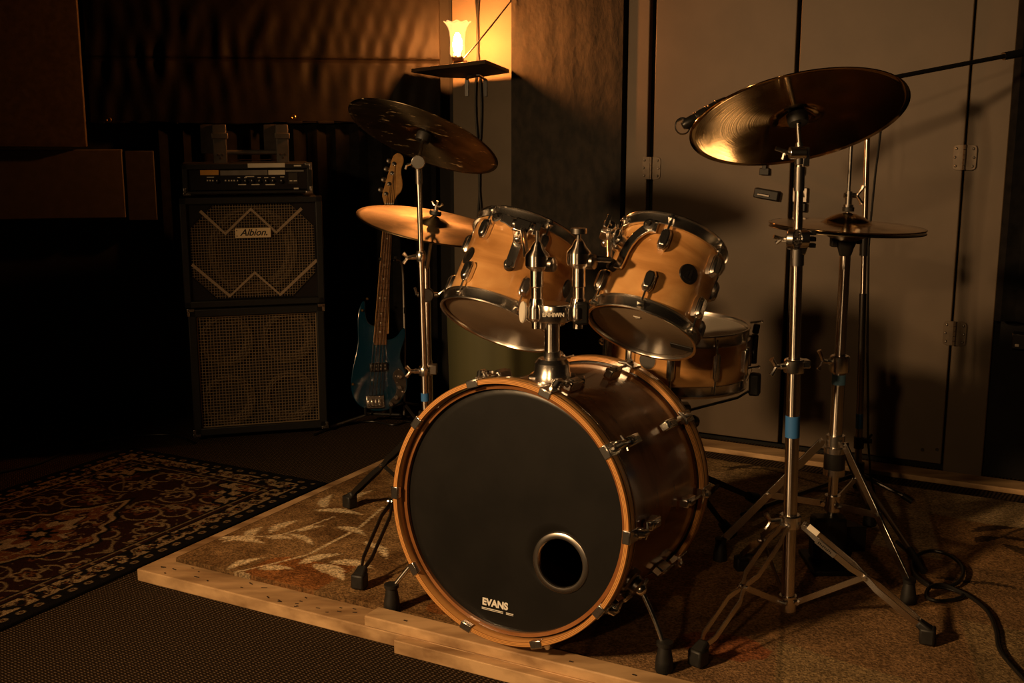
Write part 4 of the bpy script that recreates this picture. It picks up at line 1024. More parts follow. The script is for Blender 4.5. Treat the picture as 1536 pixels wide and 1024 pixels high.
f = MB(Mr); f.lathe([(0, .0025), (.022, .0025), (.0235, -.002)], n=32); f.build('badge', 'chrome_satin', sn_)
# strainer on the right, butt plate on the left
an, _ = ang_of(oncyl(1118, 525, SNC, V3((0, 0, 1)), R), MSN); Mr = MSN @ Matrix.Rotation(an+.35, 4, 'Z')
f = MB(Mr); f.box((R+.013, 0, SH*.5), (.026, .034, .085)); st_ = f.build('strainer', 'chrome_dark', sn_, .004)
f = MB(Mr); f.box((R+.036, 0, SH*.52), (.016, .018, .080)); f.tube([(R+.036, 0, SH*.8), (R+.040, 0, SH*.98)], .009, 12); f.build('lever', 'black_plastic', st_, .004)
f = MB(Mr)
for z in (SH*.16, SH*1.0): f.tube([(R+.020, 0, z), (R+.052, 0, z+.004)], .003, 8); f.ball((R+.052, 0, z+.004), .0045)
f.tube([(R+.02, .0, SH*.25), (R+.034, 0, .02), (R+.022, 0, -.012), (R+.004, 0, -.02)], .0012, 6)
f.build('snare_cord', 'chrome', st_)
an, _ = ang_of(oncyl(917, 525, SNC, V3((0, 0, 1)), R), MSN); Mr = MSN @ Matrix.Rotation(an, 4, 'Z')
f = MB(Mr); f.box((R+.012, 0, SH*.45), (.024, .026, .07)); f.ball((R+.026, 0, SH*.62), .010); f.tube([(R+.02, 0, SH*.2), (R+.022, 0, -.002)], .006, 10); f.tube([(R+.026, -.0, SH*.62), (R+.026, -.03, SH*.62)], .004, 8); f.build('butt_plate', 'chrome', sn_, .003)
# stand
ss = thing('snare_stand', 'black and chrome basket stand holding the snare drum', 'snare stand', (SNC.x+.02, SNC.y, ZP))
bz = SNC.z-.085; hub_ = V3((SNC.x+.015, SNC.y, bz))
for k, a in enumerate((-2.35, -.35, 1.6)):
    d = V3((math.cos(a), math.sin(a), 0)); tip = SNC+d*(SNR+.010)+V3((0, 0, -.012))
    f = MB(); f.bar([hub_+d*.02, hub_+d*(SNR*.8)+V3((0, 0, .045)), tip-V3((0, 0, .004))-d*.0], .016, .005, (-d.y, d.x, 0)); ar = f.build('basket_arm', 'black_metal', ss, .001)
    f = MB(); f.box(tuple(tip+d*.010+V3((0, 0, .012))), (.028, .034, .058), Matrix.Rotation(a, 4, 'Z')); f.build('rubber_tip', 'black_rubber', ar, .006)
f = MB(); f.box(tuple(hub_), (.045, .045, .035)); f.ball(tuple(hub_+V3((.03, -.01, -.03))), .018); f.build('tilter', 'chrome_dark', ss, .006)
f = MB(); f.tube([hub_, V3((hub_.x, hub_.y, ZP+.05))], .013, 16); f.build('pole', 'chrome_dark', ss)
f = MB(); f.lathe([(.014, -.02), (.022, -.02), (.022, .02), (.014, .02)], T(hub_.x, hub_.y, .27), 20); f.tube([V3((hub_.x+.02, hub_.y, .27)), V3((hub_.x+.05, hub_.y-.012, .275))], .005, 8); f.build('collar', 'chrome', ss)
for (px, py) in ((1133, 748), (1098, 803), (900, 772)):
    ft = onz(px, py, ZP+.020); c0 = V3((hub_.x, hub_.y, .27)); d = (ft-c0); sd_ = V3((-d.y, d.x, 0)).normalized()
    f = MB()
    for sg in (-1, 1): f.bar([c0+sd_*sg*.016, c0.lerp(ft, .45)+sd_*sg*.015, ft+sd_*sg*.005], .012, .003, V3((0, 0, 1)))
    f.bar([V3((hub_.x, hub_.y, .10)), c0.lerp(ft, .5)], .012, .003, sd_)
    lg = f.build('leg', 'black_metal', ss)
    f = MB(); dd = V3((d.x, d.y, 0)).normalized(); f.tube([ft-d.normalized()*.05, ft+V3((0, 0, .002))], [.013, .018], 12); f.build('rubber_foot', 'black_rubber', lg)
# ------------------------------------------------------------------ cymbals
def cymbal(name, lab, c, n, R, mname, group, bellR=None, bow=.085, thick=.0016, cat='cymbal', flip=False):
    M = frame(c, n, U); o = None
    b = bellR or R*.21; hb = b*.42; prof = []
    for i in range(8):
        t = i/7; prof.append((max(.006, b*t), hb*math.cos(t*math.pi/2)**.8*1.0+R*bow*.55))
    for i in range(1, 15):
        t = i/14; r = b+(R-b)*t; prof.append((r, R*bow*.55*(1-t**1.6)))
    if flip: prof = [(r, -z) for r, z in prof]
    f = MB(); f.lathe(prof, n=128)
    o = f.build(name, mname, None, ang=60); o.matrix_world = M; WM[o.name] = M
    sd = o.modifiers.new('solid', 'SOLIDIFY'); sd.thickness = thick
    return tag(o, lab, cat, group), M, R*bow*.55+hb
def tubez(f, x, y, za, zb_, r, n=16): f.tube([V3((x, y, za)), V3((x, y, zb_))], r, n)

def collar(parent, p, ax, r, h, wing, name='collar', m_='chrome', wl=.03):
    f = MB(); M = frame(p, ax, (1, 0, 0))
    f.lathe([(r*.9, -h/2), (r*1.45, -h/2), (r*1.5, -h/2+.003), (r*1.5, h/2-.003), (r*1.3, h/2), (r*.9, h/2)], M, 24)
    w = V3(wing).normalized()
    f.tube([p+w*r*1.2, p+w*(r*1.5+.012)], .007, 12)
    o = f.build(name, m_, parent)
    f = MB(); q = p+w*(r*1.5+.012); f.tube([q, q+w*.010], .0055, 10); q = q+w*.010
    sd_ = V3((0, 0, 1)) if abs(w.z) < .8 else V3((1, 0, 0))
    for sg in (-1, 1): f.tube([q, q+sd_*sg*wl*.35+w*.006, q+sd_*sg*wl*.62+w*.012], [.005, .0045, .006], 8)
    f.build('wing_nut', 'chrome', o)
    return o
def leg2(parent, root_xy, zt, zl, ft, bars=True, m_='chrome_satin', spread=.013, w=.0135, brace=.46, foot=True, flat=False):
    """double-braced stand leg: two flat bars from the upper collar to the foot, strut to the lower collar"""
    c0 = V3((*root_xy, zt)); d = V3((ft.x-c0.x, ft.y-c0.y, 0)); L = d.length; d.normalize(); sd_ = V3((-d.y, d.x, 0))
    tip = V3((ft.x, ft.y, ft.z+.030))-d*.03
    st = c0+d*.028
    f = MB()
    prof = [(0, .55), (.06, .62), (.13, 1.0), (.40, 1.0), (.47, .35), (.53, .35), (.60, 1.0), (.88, .95), (.95, .3), (1, .3)]
    nrm = (tip-st).cross(sd_).normalized()
    for sg in (-1, 1):
        f.bar([st.lerp(tip, t)+sd_*sg*spread*k for t, k in prof], w, .0028, nrm)
    lg = f.build('leg', m_, parent)
    mid = st.lerp(tip, .5); a = V3((*root_xy, zl))+d*.024
    f = MB(); f.bar([a, mid], w*.95, .0028, V3((0, 0, 1))); f.build('strut', m_, lg)
    for P in (st, mid, a): f = MB(); f.tube([P-sd_*.013, P+sd_*.013], .0045, 8); f.build('rivet', 'chrome', lg)
    f = MB(); dd = (tip-st).normalized()
    Mf = frame(tip, dd, sd_)
    pb_ = [(-.015, -.011), (.015, -.011), (.015, .011), (-.015, .011)]
    A = [Mf @ V3((x*.8, y*.8, -.028)) for x, y in pb_]; B = [Mf @ V3((x*1.1, y*1.15, .012)) for x, y in pb_]
    f.hull(A, B)
    low = [V3((p.x, p.y, 0)) for p in B]
    b2 = [tip+d*(.02 if i > 1 else -.012)+sd_*(.017 if x > 0 else -.017)+V3((0, 0, -.030)) for i, (x, y) in enumerate(pb_)]
    q = [tip+sd_*x*1.15+d*y*1.5+V3((0, 0, -.030)) for x, y in pb_]; q2 = [tip+sd_*x*1.15+d*y*1.5+V3((0, 0, .008)) for x, y in pb_]
    f.hull(q, q2)
    f.build('rubber_foot', 'black_rubber', lg, .005)
    return lg
def feltset(root, c, n, top, under=.02, up=.045, r=.017, m='black_rubber', wing=True):
    """felts, sleeve, wing nut holding a cymbal on its rod"""
    n = V3(n).normalized(); M = frame(c, n, U)
    f = MB(M); f.lathe([(.006, top-.030), (r*1.05, top-.030), (r*1.15, top-.022), (r*1.15, top-.008), (r*.9, top-.003), (.006, top-.003)], n=24); f.build('lower_felt', m, root)
    f = MB(M); f.lathe([(.005, top+.004), (r*.9, top+.004), (r, top+.008), (r*.9, top+.017), (.005, top+.018)], n=24); f.build('upper_felt', m, root)
    f = MB(M); f.tube([(0, 0, top-.03), (0, 0, top+up)], .0035, 8); f.tube([(0, 0, top+.018), (0, 0, top+.032)], .007, 10); 
    for sg in (-1, 1): f.tube([(0, 0, top+.028), (sg*.012, 0, top+.033), (sg*.018, 0, top+.040)], [.004, .0035, .005], 8)
    f.build('wing_nut', 'chrome', root)
CYR = sc(V3((.6697, 2.7361, 1.1806))); NR_ = V3((-.0999, .4313, .8967)).normalized(); RR = .254*ks
def place_cym(c, R, bow): return c-0*c
bowoff = .085*.55
rideM = cymbal('crash_cymbal', 'biggest cymbal, shiny bronze, tilted with its underside showing on the right-hand chrome stand', CYR, NR_, RR, 'cymbal_bright', 'cymbals on stands')
# ---- right stand
px0 = onz(1182, 893, .10)
SRX, SRY = px0.x, px0.y
def zpole(py, x=None, y=None):  # height of a photo row on a vertical pole
    y = SRY if y is None else y
    return at(1183, py, y).z
st = thing('cymbal_stand', 'chrome double-braced cymbal stand nearest the camera on the right, holding the big cymbal', 'cymbal stand', (SRX, SRY, ZP), 'cymbal stands')
top_tilt = at(1200, 228, SRY); top_x = top_tilt.x
def polept(py):
    z = zpole(py); k = (z-.1)/(top_tilt.z-.1); return V3((SRX+(top_x-SRX)*k, SRY, z))
f = MB(); f.tube([polept(912), polept(548)], .0155, 20); f.build('lower_tube', 'pole_chrome', st)
f = MB(); f.tube([polept(556), polept(372)], .0125, 20); f.build('middle_tube', 'pole_chrome', st)
f = MB(); f.tube([polept(380), polept(245)], .0095, 18); f.build('upper_tube', 'pole_chrome', st)
f = MB(); f.tube([polept(286), polept(250)], .0115, 18); f.build('sleeve', 'chrome_satin', st); f = MB(); f.tube([polept(398), polept(372)], .0150, 18); f.build('sleeve', 'chrome_satin', st)
f = MB(); f.tube([polept(655), polept(623)], .0162, 20); f.build('tape_band', 'tape_blue', st)['label'] = 'band of blue tape'
collar(st, polept(548), V3((0, 0, 1)), .0155, .030, (-1, -.3, 0)); 
f = MB(); c_ = polept(545); f.box((c_.x+.024, c_.y, c_.z), (.02, .03, .018)); f.build('memory_lock', 'chrome', st, .003)
# toothed tilter joint
c_ = polept(358)
f = MB(); f.tube([c_+V3((-.020, -.004, 0)), c_+V3((-.006, -.012, 0))], .0225, 24); f.tube([c_+V3((.0, -.006, 0)), c_+V3((.020, -.004, 0))], .0205, 24)
f.hull([c_+V3((x, y, -.034)) for x, y in ((-.006, -.012), (.016, -.012), (.016, .012), (-.006, .012))], [c_+V3((x, y, -.0)) for x, y in ((-.006, -.016), (.024, -.016), (.024, .014), (-.006, .014))])
tj = f.build('boom_joint', 'chrome', st, .002)
f = MB()
for k in range(18):
    a = 2*math.pi*k/18; f.tube([c_+V3((-.021, -.004+.0205*math.cos(a), .0205*math.sin(a))), c_+V3((-.004, -.010+.0205*math.cos(a), .0205*math.sin(a)))], .0022, 6)
f.build('teeth', 'chrome_satin', tj)
f = MB(); q = c_+V3((-.022, -.004, 0)); f.tube([q, q+V3((-.018, 0, 0))], .005, 10); f.tube([q+V3((-.016, 0, 0)), q+V3((-.032, -.002, .006))], [.005, .004], 8); f.tube([q+V3((-.016, 0, -.001)), q+V3((-.026, 0, -.010))], [.005, .004], 8); f.build('wing_nut', 'chrome', tj)
f = MB(); q = c_+V3((.03, -.002, .0))
for k in range(3): f.box((q.x+.001, q.y, q.z+.014-.014*k), (.014, .02, .010))
f.build('ratchet_grip', 'black_metal', tj, .002)
# top tilter and rod to the cymbal
Ttop = polept(232)
f = MB(); f.tube([Ttop+V3((0, 0, -.022)), Ttop+V3((0, 0, .012))], [.011, .013], 18); f.tube([Ttop+V3((-.024, -.004, .004)), Ttop+V3((.012, -.004, .004))], .0135, 20); f.box((Ttop.x+.012, Ttop.y, Ttop.z-.004), (.014, .022, .042)); tt = f.build('tilter', 'chrome', st, .002)
f = MB(); q = Ttop+V3((-.024, -.004, .004)); f.tube([q, q+V3((-.014, 0, .004))], .005, 8); f.tube([q+V3((-.010, 0, .003)), q+V3((-.030, 0, .010))], [.004, .0045], 8); f.tube([q+V3((-.010, 0, .003)), q+V3((-.014, 0, -.014))], [.004, .0045], 8); f.build('wing_nut', 'chrome', tt)
cb_ = CYR+NR_*(RR*bowoff-.012)
f = MB(); f.tube([Ttop+V3((0, 0, .006)), cb_], [.0058, .0050], 12); f.tube([Ttop+V3((0, 0, .004)), (Ttop+V3((0, 0, .004))).lerp(cb_, .3)], .0085, 12); f.build('cymbal_rod', 'chrome', st)
feltset(st, CYR, NR_, RR*bowoff+RR*.21*.42*.55, r=.020)
feet = [onz(1034, 1004, ZP+.002), onz(1412, 968, ZP+.002)]
ctr_ = V3((SRX, SRY, ZP)); v1 = feet[0]-ctr_; v2 = feet[1]-ctr_
bk_ = -(v1.normalized()+v2.normalized()).normalized(); feet.append(ctr_+bk_*.33)
zu, zl_ = zpole(782), zpole(898)
collar(st, polept(780), V3((0, 0, 1)), .0165, .030, (-1, -.15, 0), 'leg_collar'); 
f = MB(); f.tube([polept(914), polept(892)], .020, 20); f.build('leg_collar', 'chrome', st)
legs = []
for i, q in enumerate(feet): legs.append(leg2(st, (SRX, SRY), zu-.004, zl_-.002, q, spread=.016))
# maker's plate on the right leg
c0 = V3((SRX, SRY, zu)); d = (feet[1]-c0); d2 = V3((d.x, d.y, 0)).normalized(); sd_ = V3((d2.y, -d2.x, 0)); dn = d.normalized(); nu = sd_.cross(dn)*-1
nu = nu if nu.z > 0 else -nu
P = onpl(1240, 820, c0+sd_*.020, sd_)
Mt = frame(P+sd_*.0008-nu*.004, sd_, dn)
mk = MB(Mt)
mk.box((0, 0, .0002), (.052, .0132, .0008)); mp_ = mk.build('maker_plate', 'steel_dull', legs[1])
mk = MB(Mt)
for i_ in range(9): mk.box((-.019+.0042*i_, .0006*math.sin(i_*2.1), .0008), (.0022, .0062-.0012*(i_ % 3), .0005), Matrix.Rotation(.25*math.sin(i_*1.7), 4, 'Z'))
mk.build('worn_marks', 'black_metal', mp_)
P = onpl(1220, 795, c0+sd_*.019, sd_); f = MB(); f.box(tuple(P), (.028, .0136, .0012), frame(V3((0, 0, 0)), sd_, dn).to_3x3().to_4x4()); f.build('sticker', 'cream', legs[1], .0004)

# ------------------------------------------------------------------ hi-hat
HY = 2.84; hb = at(1246, 800, HY); ht = at(1268, 380, HY)
def hp(py):
    z = at(1255, py, HY).z; k = (z-hb.z)/(ht.z-hb.z); return V3((hb.x+(ht.x-hb.x)*k, HY, z))
hs = thing('hi_hat_stand', 'chrome hi-hat stand with pale blue tape behind the big-cymbal stand', 'hi-hat stand', (hb.x, HY, ZP))
f = MB(); f.tube([hp(672), hp(545)], .0165, 20); f.build('lower_tube', 'pole_chrome', hs)
f = MB(); f.tube([hp(560), hp(372)], .0135, 20); f.build('upper_tube', 'pole_chrome', hs)
f = MB(); f.tube([hp(576), hp(561)], .0172, 20); f.build('tape_band', 'tape_pale', hs)['label'] = 'band of pale blue tape'
collar(hs, hp(545), V3((0, 0, 1)), .0165, .042, (-1, -.2, .2), wl=.04)
f = MB(); f.tube([hp(384), hp(372), hp(366), hp(352)], [.014, .020, .024, .026], 20); c_ = hp(362); f.box((c_.x-.030, c_.y, c_.z), (.016, .024, .026)); f.box((c_.x+.030, c_.y, c_.z+.002), (.016, .02, .016)); f.build('cymbal_seat', 'black_plastic', hs, .003)
rodt = at(1277, 100, HY)
f = MB(); f.tube([hp(352), hp(340), V3((hp(200).x, HY, at(1270, 175, HY).z))], .0048, 10); f.build('pull_rod', 'chrome', hs)
f = MB(); f.tube([hp(668), hp(640+12), hp(652)], [.024, .023, .019], 20); lc_ = f.build('leg_collar', 'chrome', hs)
f = MB(); f.tube([hp(678), hp(670)], .0275, 24); f.build('ring', 'chrome_satin', hs); f = MB(); f.tube([hp(711), hp(702)], .0275, 24); f.build('ring', 'chrome_satin', hs)
f = MB(); f.tube([hp(703), hp(678)], .0270, 24); f.build('spring_housing', 'black_plastic', hs)
f = MB(); f.tube([hp(800), hp(710)], .0125, 18); f.build('inner_tube', 'chrome', hs)
f = MB(); f.tube([hp(765), hp(742)], .020, 20); lowc = f.build('strut_collar', 'chrome', hs)
hf = [onz(1362, 902, ZP+.002), onz(1080, 838, ZP+.002)]
hc = V3((hb.x, HY, ZP)); a_ = hf[0]-hc; b_ = hf[1]-hc; hf.append(hc-(a_.normalized()+b_.normalized()).normalized()*.34)
zt_, zs_ = hp(662).z, hp(755).z
for q in hf:
    d = V3((q.x-hb.x, q.y-HY, 0)).normalized(); sd_ = V3((-d.y, d.x, 0)); st0 = V3((hp(662).x, HY, zt_))+d*.034; tip = V3((q.x, q.y, q.z+.045))
    f = MB(); nrm = (tip-st0).cross(sd_).normalized(); f.bar([st0, tip], .020, .006, nrm); lg = f.build('leg', 'chrome_satin', hs, .001)
    mid = st0.lerp(tip, .52); f = MB(); f.bar([V3((hp(755).x, HY, zs_))+d*.025, mid], .016, .004, V3((0, 0, 1))); f.build('strut', 'chrome_satin', lg)
    for P in (st0, mid, V3((hp(755).x, HY, zs_))+d*.026): f = MB(); f.tube([P-sd_*.010, P+sd_*.010], .006, 10); f.build('rivet', 'chrome', lg)
    f = MB(); f.lathe([(0, 0), (.019, 0), (.018, .02), (.013, .05), (.015, .052), (.015, .060), (0, .062)], T(q.x, q.y, ZP), 18); f.build('rubber_foot', 'black_rubber', lg)
# pedal
f = MB(); c_ = hp(805); f.box((c_.x-.012, HY-.015, ZP+.075), (.085, .055, .115)); pf = f.build('pedal_frame', 'black_metal', hs, .008)
f = MB(); f.box((c_.x-.012, HY-.02, ZP+.008), (.11, .16, .014)); f.build('base_plate', 'black_metal', pf, .003)
f = MB(); f.hull([V3((c_.x+.06+x, HY+.05+y, ZP+.02)) for x, y in ((-.04, -.03), (.04, -.03), (.04, .22), (-.04, .22))], [V3((c_.x+.06+x, HY+.05+y, ZP+.03+(.06 if y < 0 else 0))) for x, y in ((-.04, -.03), (.04, -.03), (.04, .22), (-.04, .22))]); f.build('footboard', 'black_metal', pf, .003)
f = MB(); q = at(1254, 848, HY-.045); f.tube([q, q+V3((0, -.012, 0))], .0045, 8); f.box((q.x, q.y-.014, q.z), (.026, .006, .007)); f.build('wing_screw', 'chrome_satin', pf, .002)
# the pair of cymbals
hc0 = hp(341)
HR = .190
HN = V3((.035, -.012, 1)).normalized()
cymbal('hi_hat_cymbal', 'upper hi-hat cymbal, thin bronze disc seen almost edge-on with its bell on top', hc0+V3((0, 0, .005)), HN, HR, 'cymbal_bright', 'hi-hat pair', bellR=.062, bow=.055)
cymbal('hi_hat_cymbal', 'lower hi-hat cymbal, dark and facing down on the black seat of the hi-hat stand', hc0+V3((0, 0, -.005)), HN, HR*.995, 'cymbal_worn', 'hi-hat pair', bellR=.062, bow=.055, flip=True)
tb = hc0+HN*(.005+HR*.055*.55+.062*.42)
cl = thing('hi_hat_clutch', 'small chrome clutch with wing nut clamping the upper hi-hat cymbal to its rod', 'hi-hat clutch', tb)
f = MB(); f.lathe([(.0055, .002), (.014, .002), (.0145, .012), (.0055, .013)], T(*(tb+V3((0, 0, .001)))), 20); f.build('felt', 'black_rubber', cl)
f = MB(); f.tube([tb+V3((0, 0, .014)), tb+V3((0, 0, .052))], .0085, 14); f.tube([tb+V3((0, 0, .014)), tb+V3((0, 0, .020))], .012, 14); f.tube([tb+V3((-.012, 0, .042)), tb+V3((.018, 0, .042))], .0065, 10); f.build('body', 'chrome', cl)
f = MB(); q = tb+V3((.018, -.004, .042)); f.tube([q, q+V3((.012, 0, .016)), q+V3((.016, 0, .024))], [.004, .004, .0065], 8); f.tube([q, q+V3((.010, 0, -.014)), q+V3((.014, 0, -.020))], [.004, .004, .006], 8); f.build('wing_nut', 'chrome', cl)

# ------------------------------------------------------------------ microphone on boom stand
MYY = 3.12; mb = onz(1286, 745, ZP); MYY = mb.y
def mp(py):
    z = at(1290, py, MYY).z; z0 = ZP; z1 = at(1301, 205, MYY).z; k = (z-z0)/(z1-z0); return V3((mb.x+(at(1301, 205, MYY).x-mb.x)*k, MYY, z))
ms = thing('microphone_stand', 'tall black and chrome microphone stand with long boom, behind the hi-hat', 'microphone stand', (mb.x, MYY, ZP))
f = MB(); f.tube([mp(735), mp(440)], .0105, 16); f.build('lower_tube', 'chrome_dark', ms)
f = MB(); f.tube([mp(455), mp(128)], .0082, 16); f.build('upper_tube', 'pole_chrome', ms)
f = MB(); f.tube([mp(383), mp(352)], .0135, 16); f.tube([mp(352), mp(342)], .015, 16); f.build('height_clutch', 'black_plastic', ms)
f = MB(); f.tube([mp(642), mp(620)], .0112, 16); f.build('tape_band', 'tape_blue', ms)['label'] = 'band of blue tape'
f = MB(); f.tube([mp(672), mp(655)], .015, 16); c_ = mp(660); f.box((c_.x+.022, c_.y-.004, c_.z), (.03, .018, .014)); f.tube([c_+V3((.02, -.01, 0)), c_+V3((.035, -.012, .022))], .004, 8); f.build('leg_collar', 'black_metal', ms, .002)
for (px, py) in ((1113, 773), (1385, 857), (1368, 752)):
    q = onz(px, py, ZP+.008); a = mp(690)+(q-mp(690))*.06
    hubp = V3((mb.x, MYY, ZP+.075)); 
    f = MB(); f.tube([hubp, hubp.lerp(q, .9)+V3((0, 0, .004))], .007, 10); lg = f.build('leg', 'chrome_dark', ms)
    f = MB(); f.tube([hubp.lerp(q, .82)+V3((0, 0, .004)), q], [.0095, .0085], 12); f.build('rubber_tip', 'black_rubber', lg)
f = MB(); f.tube([V3((mb.x, MYY, ZP+.03)), V3((mb.x, MYY, ZP+.11))], .016, 14); f.build('leg_hub', 'black_metal', ms)
bp = mp(123)
be = at(1560, 74, MYY+.16); ba = at(1092, 150, MYY-.10)
bdir = (be-bp).normalized(); ba2 = bp-(bdir*((ba-bp).length)); ba = V3((ba.x, ba.y, ba.z))
f = MB(); f.tube([ba, bp+V3((0, -.016, 0)), be], .0068, 12); f.build('boom', 'black_metal', ms)
f = MB(); f.tube([be-(be-bp)*.22, be+(be-bp)*.15], .012, 12); f.build('counterweight', 'black_metal', ms)
f = MB(); f.tube([bp+V3((0, -.028, 0)), bp+V3((0, .016, 0))], .019, 18); f.tube([bp+V3((0, 0, -.03)), bp], .012, 14); f.build('boom_clutch', 'black_metal', ms)
# microphone
mh = at(1024, 189, ba.y-.01); md = (mh-ba).normalized()
mc = thing('microphone', 'black clip-mounted microphone with a round hoop, peeking out left of the big cymbal', 'microphone', mh)
Mm = frame(ba, md, U); Lm = (mh-ba).length
f = MB(Mm); f.lathe([(0, -.004), (.008, -.004), (.013, .006), (.016, .030), (.0165, .056), (.013, .060), (.0125, .066), (.0165, .070), (.0165, .096), (.013, .100), (0, .102)], n=24); f.build('body', 'black_plastic', mc)
f = MB(Mm)
for z in (.030, .062, .098): f.lathe([(.0168, z), (.0182, z+.001), (.0182, z+.004), (.0168, z+.005)], n=24)
f.build('band', 'chrome', mc)
f = MB(Mm); f.lathe([(0, .100), (.014, .100), (.0155, .112), (.0155, Lm-.01), (.010, Lm), (0, Lm)], n=24); f.build('capsule', 'black_metal', mc)
f = MB(frame(mh, (.30, -.95, .05), (0, 0, 1))); f.lathe([(.0225+.0022*math.cos(a), .0022*math.sin(a)) for a in [2*math.pi*i/8 for i in range(8)]], n=40, close=True); f.build('hoop', 'chrome', mc)
f = MB(); f.tube([mh+V3((-.018, 0, .012)), mh+V3((.0, 0, .020)), mh-md*.03], .0026, 8); f.build('hoop_arm', 'chrome', mc)
f = MB(); 
pts = [ba+V3((.0, 0, .0)), ba.lerp(bp, .3)+V3((0, .012, -.004)), ba.lerp(bp, .9)+V3((0, .012, -.01))]
P1 = [at(1321, 196, MYY-.03), at(1313, 260, MYY-.03), at(1306, 330, MYY-.03), at(1303, 370, MYY-.03), at(1302, 440, MYY-.03), at(1301, 520, MYY-.03), at(1302, 600, MYY-.03), at(1302, 660, MYY-.03), at(1306, 715, MYY-.03), onz(1317, 762, ZP+.006)]
f.tube(pts+[bp+V3((.02, -.022, -.012))]+P1, .0034, 8); 
tag(f.build('microphone_cable', 'cable_black'), 'thin black microphone cable hanging down beside the microphone stand pole', 'cable')

# ------------------------------------------------------------------ left-hand stands and cymbals
CYL = V3((-.2411, 3.1641, 1.1348)); NL_ = V3((.3334, .3391, .8797)).normalized(); RL = .216
cymbal('crash_cymbal', 'scratched dark bronze cymbal tilted high on the slim stand, below the corner shelf', CYL, NL_, RL, 'cymbal_worn', 'cymbals on stands')
LY = 3.05; lb_ = at(639, 640, LY); ltp = at(628, 262, LY)
def lp(py):
    z = at(632, py, LY).z; k = (z-lb_.z)/(ltp.z-lb_.z); return V3((lb_.x+(ltp.x-lb_.x)*k, LY, z))
ls = thing('cymbal_stand', 'slim chrome cymbal stand with black legs and blue tape in front of the blue guitar', 'cymbal stand', (lb_.x, LY, ZP), 'cymbal stands')
f = MB(); f.tube([lp(735), lp(548)], .0105, 16); f.build('lower_tube', 'pole_chrome', ls)
f = MB(); f.tube([lp(560), lp(378)], .0088, 16); f.build('middle_tube', 'pole_chrome', ls)
f = MB(); f.tube([lp(392), lp(256)], .0072, 16); f.build('upper_tube', 'pole_chrome', ls)
f = MB(); f.tube([lp(392), lp(376)], .012, 16); f.build('sleeve', 'chrome_satin', ls); f = MB(); f.tube([lp(276), lp(256)], .0095, 14); f.build('sleeve', 'chrome_satin', ls)
f = MB(); f.tube([lp(601), lp(589)], .0112, 16); f.build('tape_band', 'tape_blue', ls)['label'] = 'band of blue tape'
collar(ls, lp(384), V3((0, 0, 1)), .0095, .022, (-1, -.2, -.1), wl=.022); collar(ls, lp(556), V3((0, 0, 1)), .0105, .024, (-1, -.2, 0), wl=.024)
Tl = lp(243)
f = MB(); f.tube([Tl+V3((.0, -.012, 0)), Tl+V3((.0, .010, 0))], .0185, 22); f.tube([Tl+V3((-.018, 0, -.004)), Tl+V3((.016, 0, -.002))], .010, 16); f.tube([Tl+V3((0, 0, -.024)), Tl], .0095, 14); tl_ = f.build('tilter', 'chrome', ls, .002)
f = MB(); f.tube([Tl+V3((-.018, 0, -.004)), Tl+V3((-.030, -.002, -.008))], .004, 8); f.tube([Tl+V3((-.030, -.002, -.008)), Tl+V3((-.034, 0, -.018))], .0035, 8); f.build('wing_nut', 'chrome', tl_)
f = MB(); q = CYL+NL_*(RL*bowoff-.006); f.tube([Tl, q], [.0055, .0045], 10); f.build('cymbal_rod', 'chrome', ls)
feltset(ls, CYL, NL_, RL*bowoff+RL*.21*.42*.45, r=.018)
for (px, py) in ((515, 757), (531, 888)):
    leg2(ls, (lb_.x, LY), .34, .14, onz(px, py, ZP+.002), m_='black_metal', spread=.012)
leg2(ls, (lb_.x, LY), .34, .14, V3((lb_.x+.36, LY+.12, ZP+.002)), m_='black_metal', spread=.012)
f = MB(); c_ = V3((lb_.x, LY, .34)); f.tube([c_-V3((0, 0, .016)), c_+V3((0, 0, .016))], .019, 16); f.tube([V3((lb_.x, LY, .124)), V3((lb_.x, LY, .156))], .016, 16); f.build('leg_collar', 'black_metal', ls)
# second cymbal, lower, seen from above
SBY = 3.36; CB = at(650, 338, 3.30); NB = V3((.19, -.115, 1)).normalized(); RB = .223
cymbal('crash_cymbal', 'dark bronze cymbal lying nearly flat behind the larger tom, wing nut on top', CB, NB, RB, 'cymbal_dull', 'cymbals on stands', bow=.06)
ST2 = thing('cymbal_stand', 'chrome cymbal stand half hidden behind the slim stand, under the flat cymbal', 'cymbal stand', (at(643, 640, SBY).x, SBY, ZP), 'cymbal stands')
xb, xt = at(644, 640, SBY).x, at(640, 420, SBY).x
def bp2(py):
    z = at(642, py, SBY).z; return V3((xt+(xb-xt)*(py-420)/220, SBY, z))
f = MB(); f.tube([bp2(700), bp2(540)], .0125, 16); f.build('lower_tube', 'pole_chrome', ST2)
f = MB(); f.tube([bp2(555), bp2(400)], .0105, 16); f.build('upper_tube', 'pole_chrome', ST2)
cbb = CB+NB*(RB*.06*.55)
f = MB(); f.tube([bp2(405), bp2(395)+V3((.006, -.02, .01)), cbb], [.007, .006, .0045], 10); f.build('cymbal_rod', 'chrome', ST2)
q = bp2(442); f = MB(); f.tube([q+V3((.0, -.012, 0)), q+V3((.0, .012, 0))], .021, 20); f.tube([q+V3((-.03, 0, 0)), q+V3((.035, 0, 0))], .007, 10); tj = f.build('boom_joint', 'chrome_dark', ST2, .002)
f = MB(); f.tube([q+V3((.035, 0, 0)), q+V3((.05, 0, .016)), q+V3((.062, 0, -.016))], .004, 8); f.tube([q+V3((-.03, 0, 0)), q+V3((-.036, 0, .022))], .004, 8); f.build('wing_nut', 'chrome', tj)
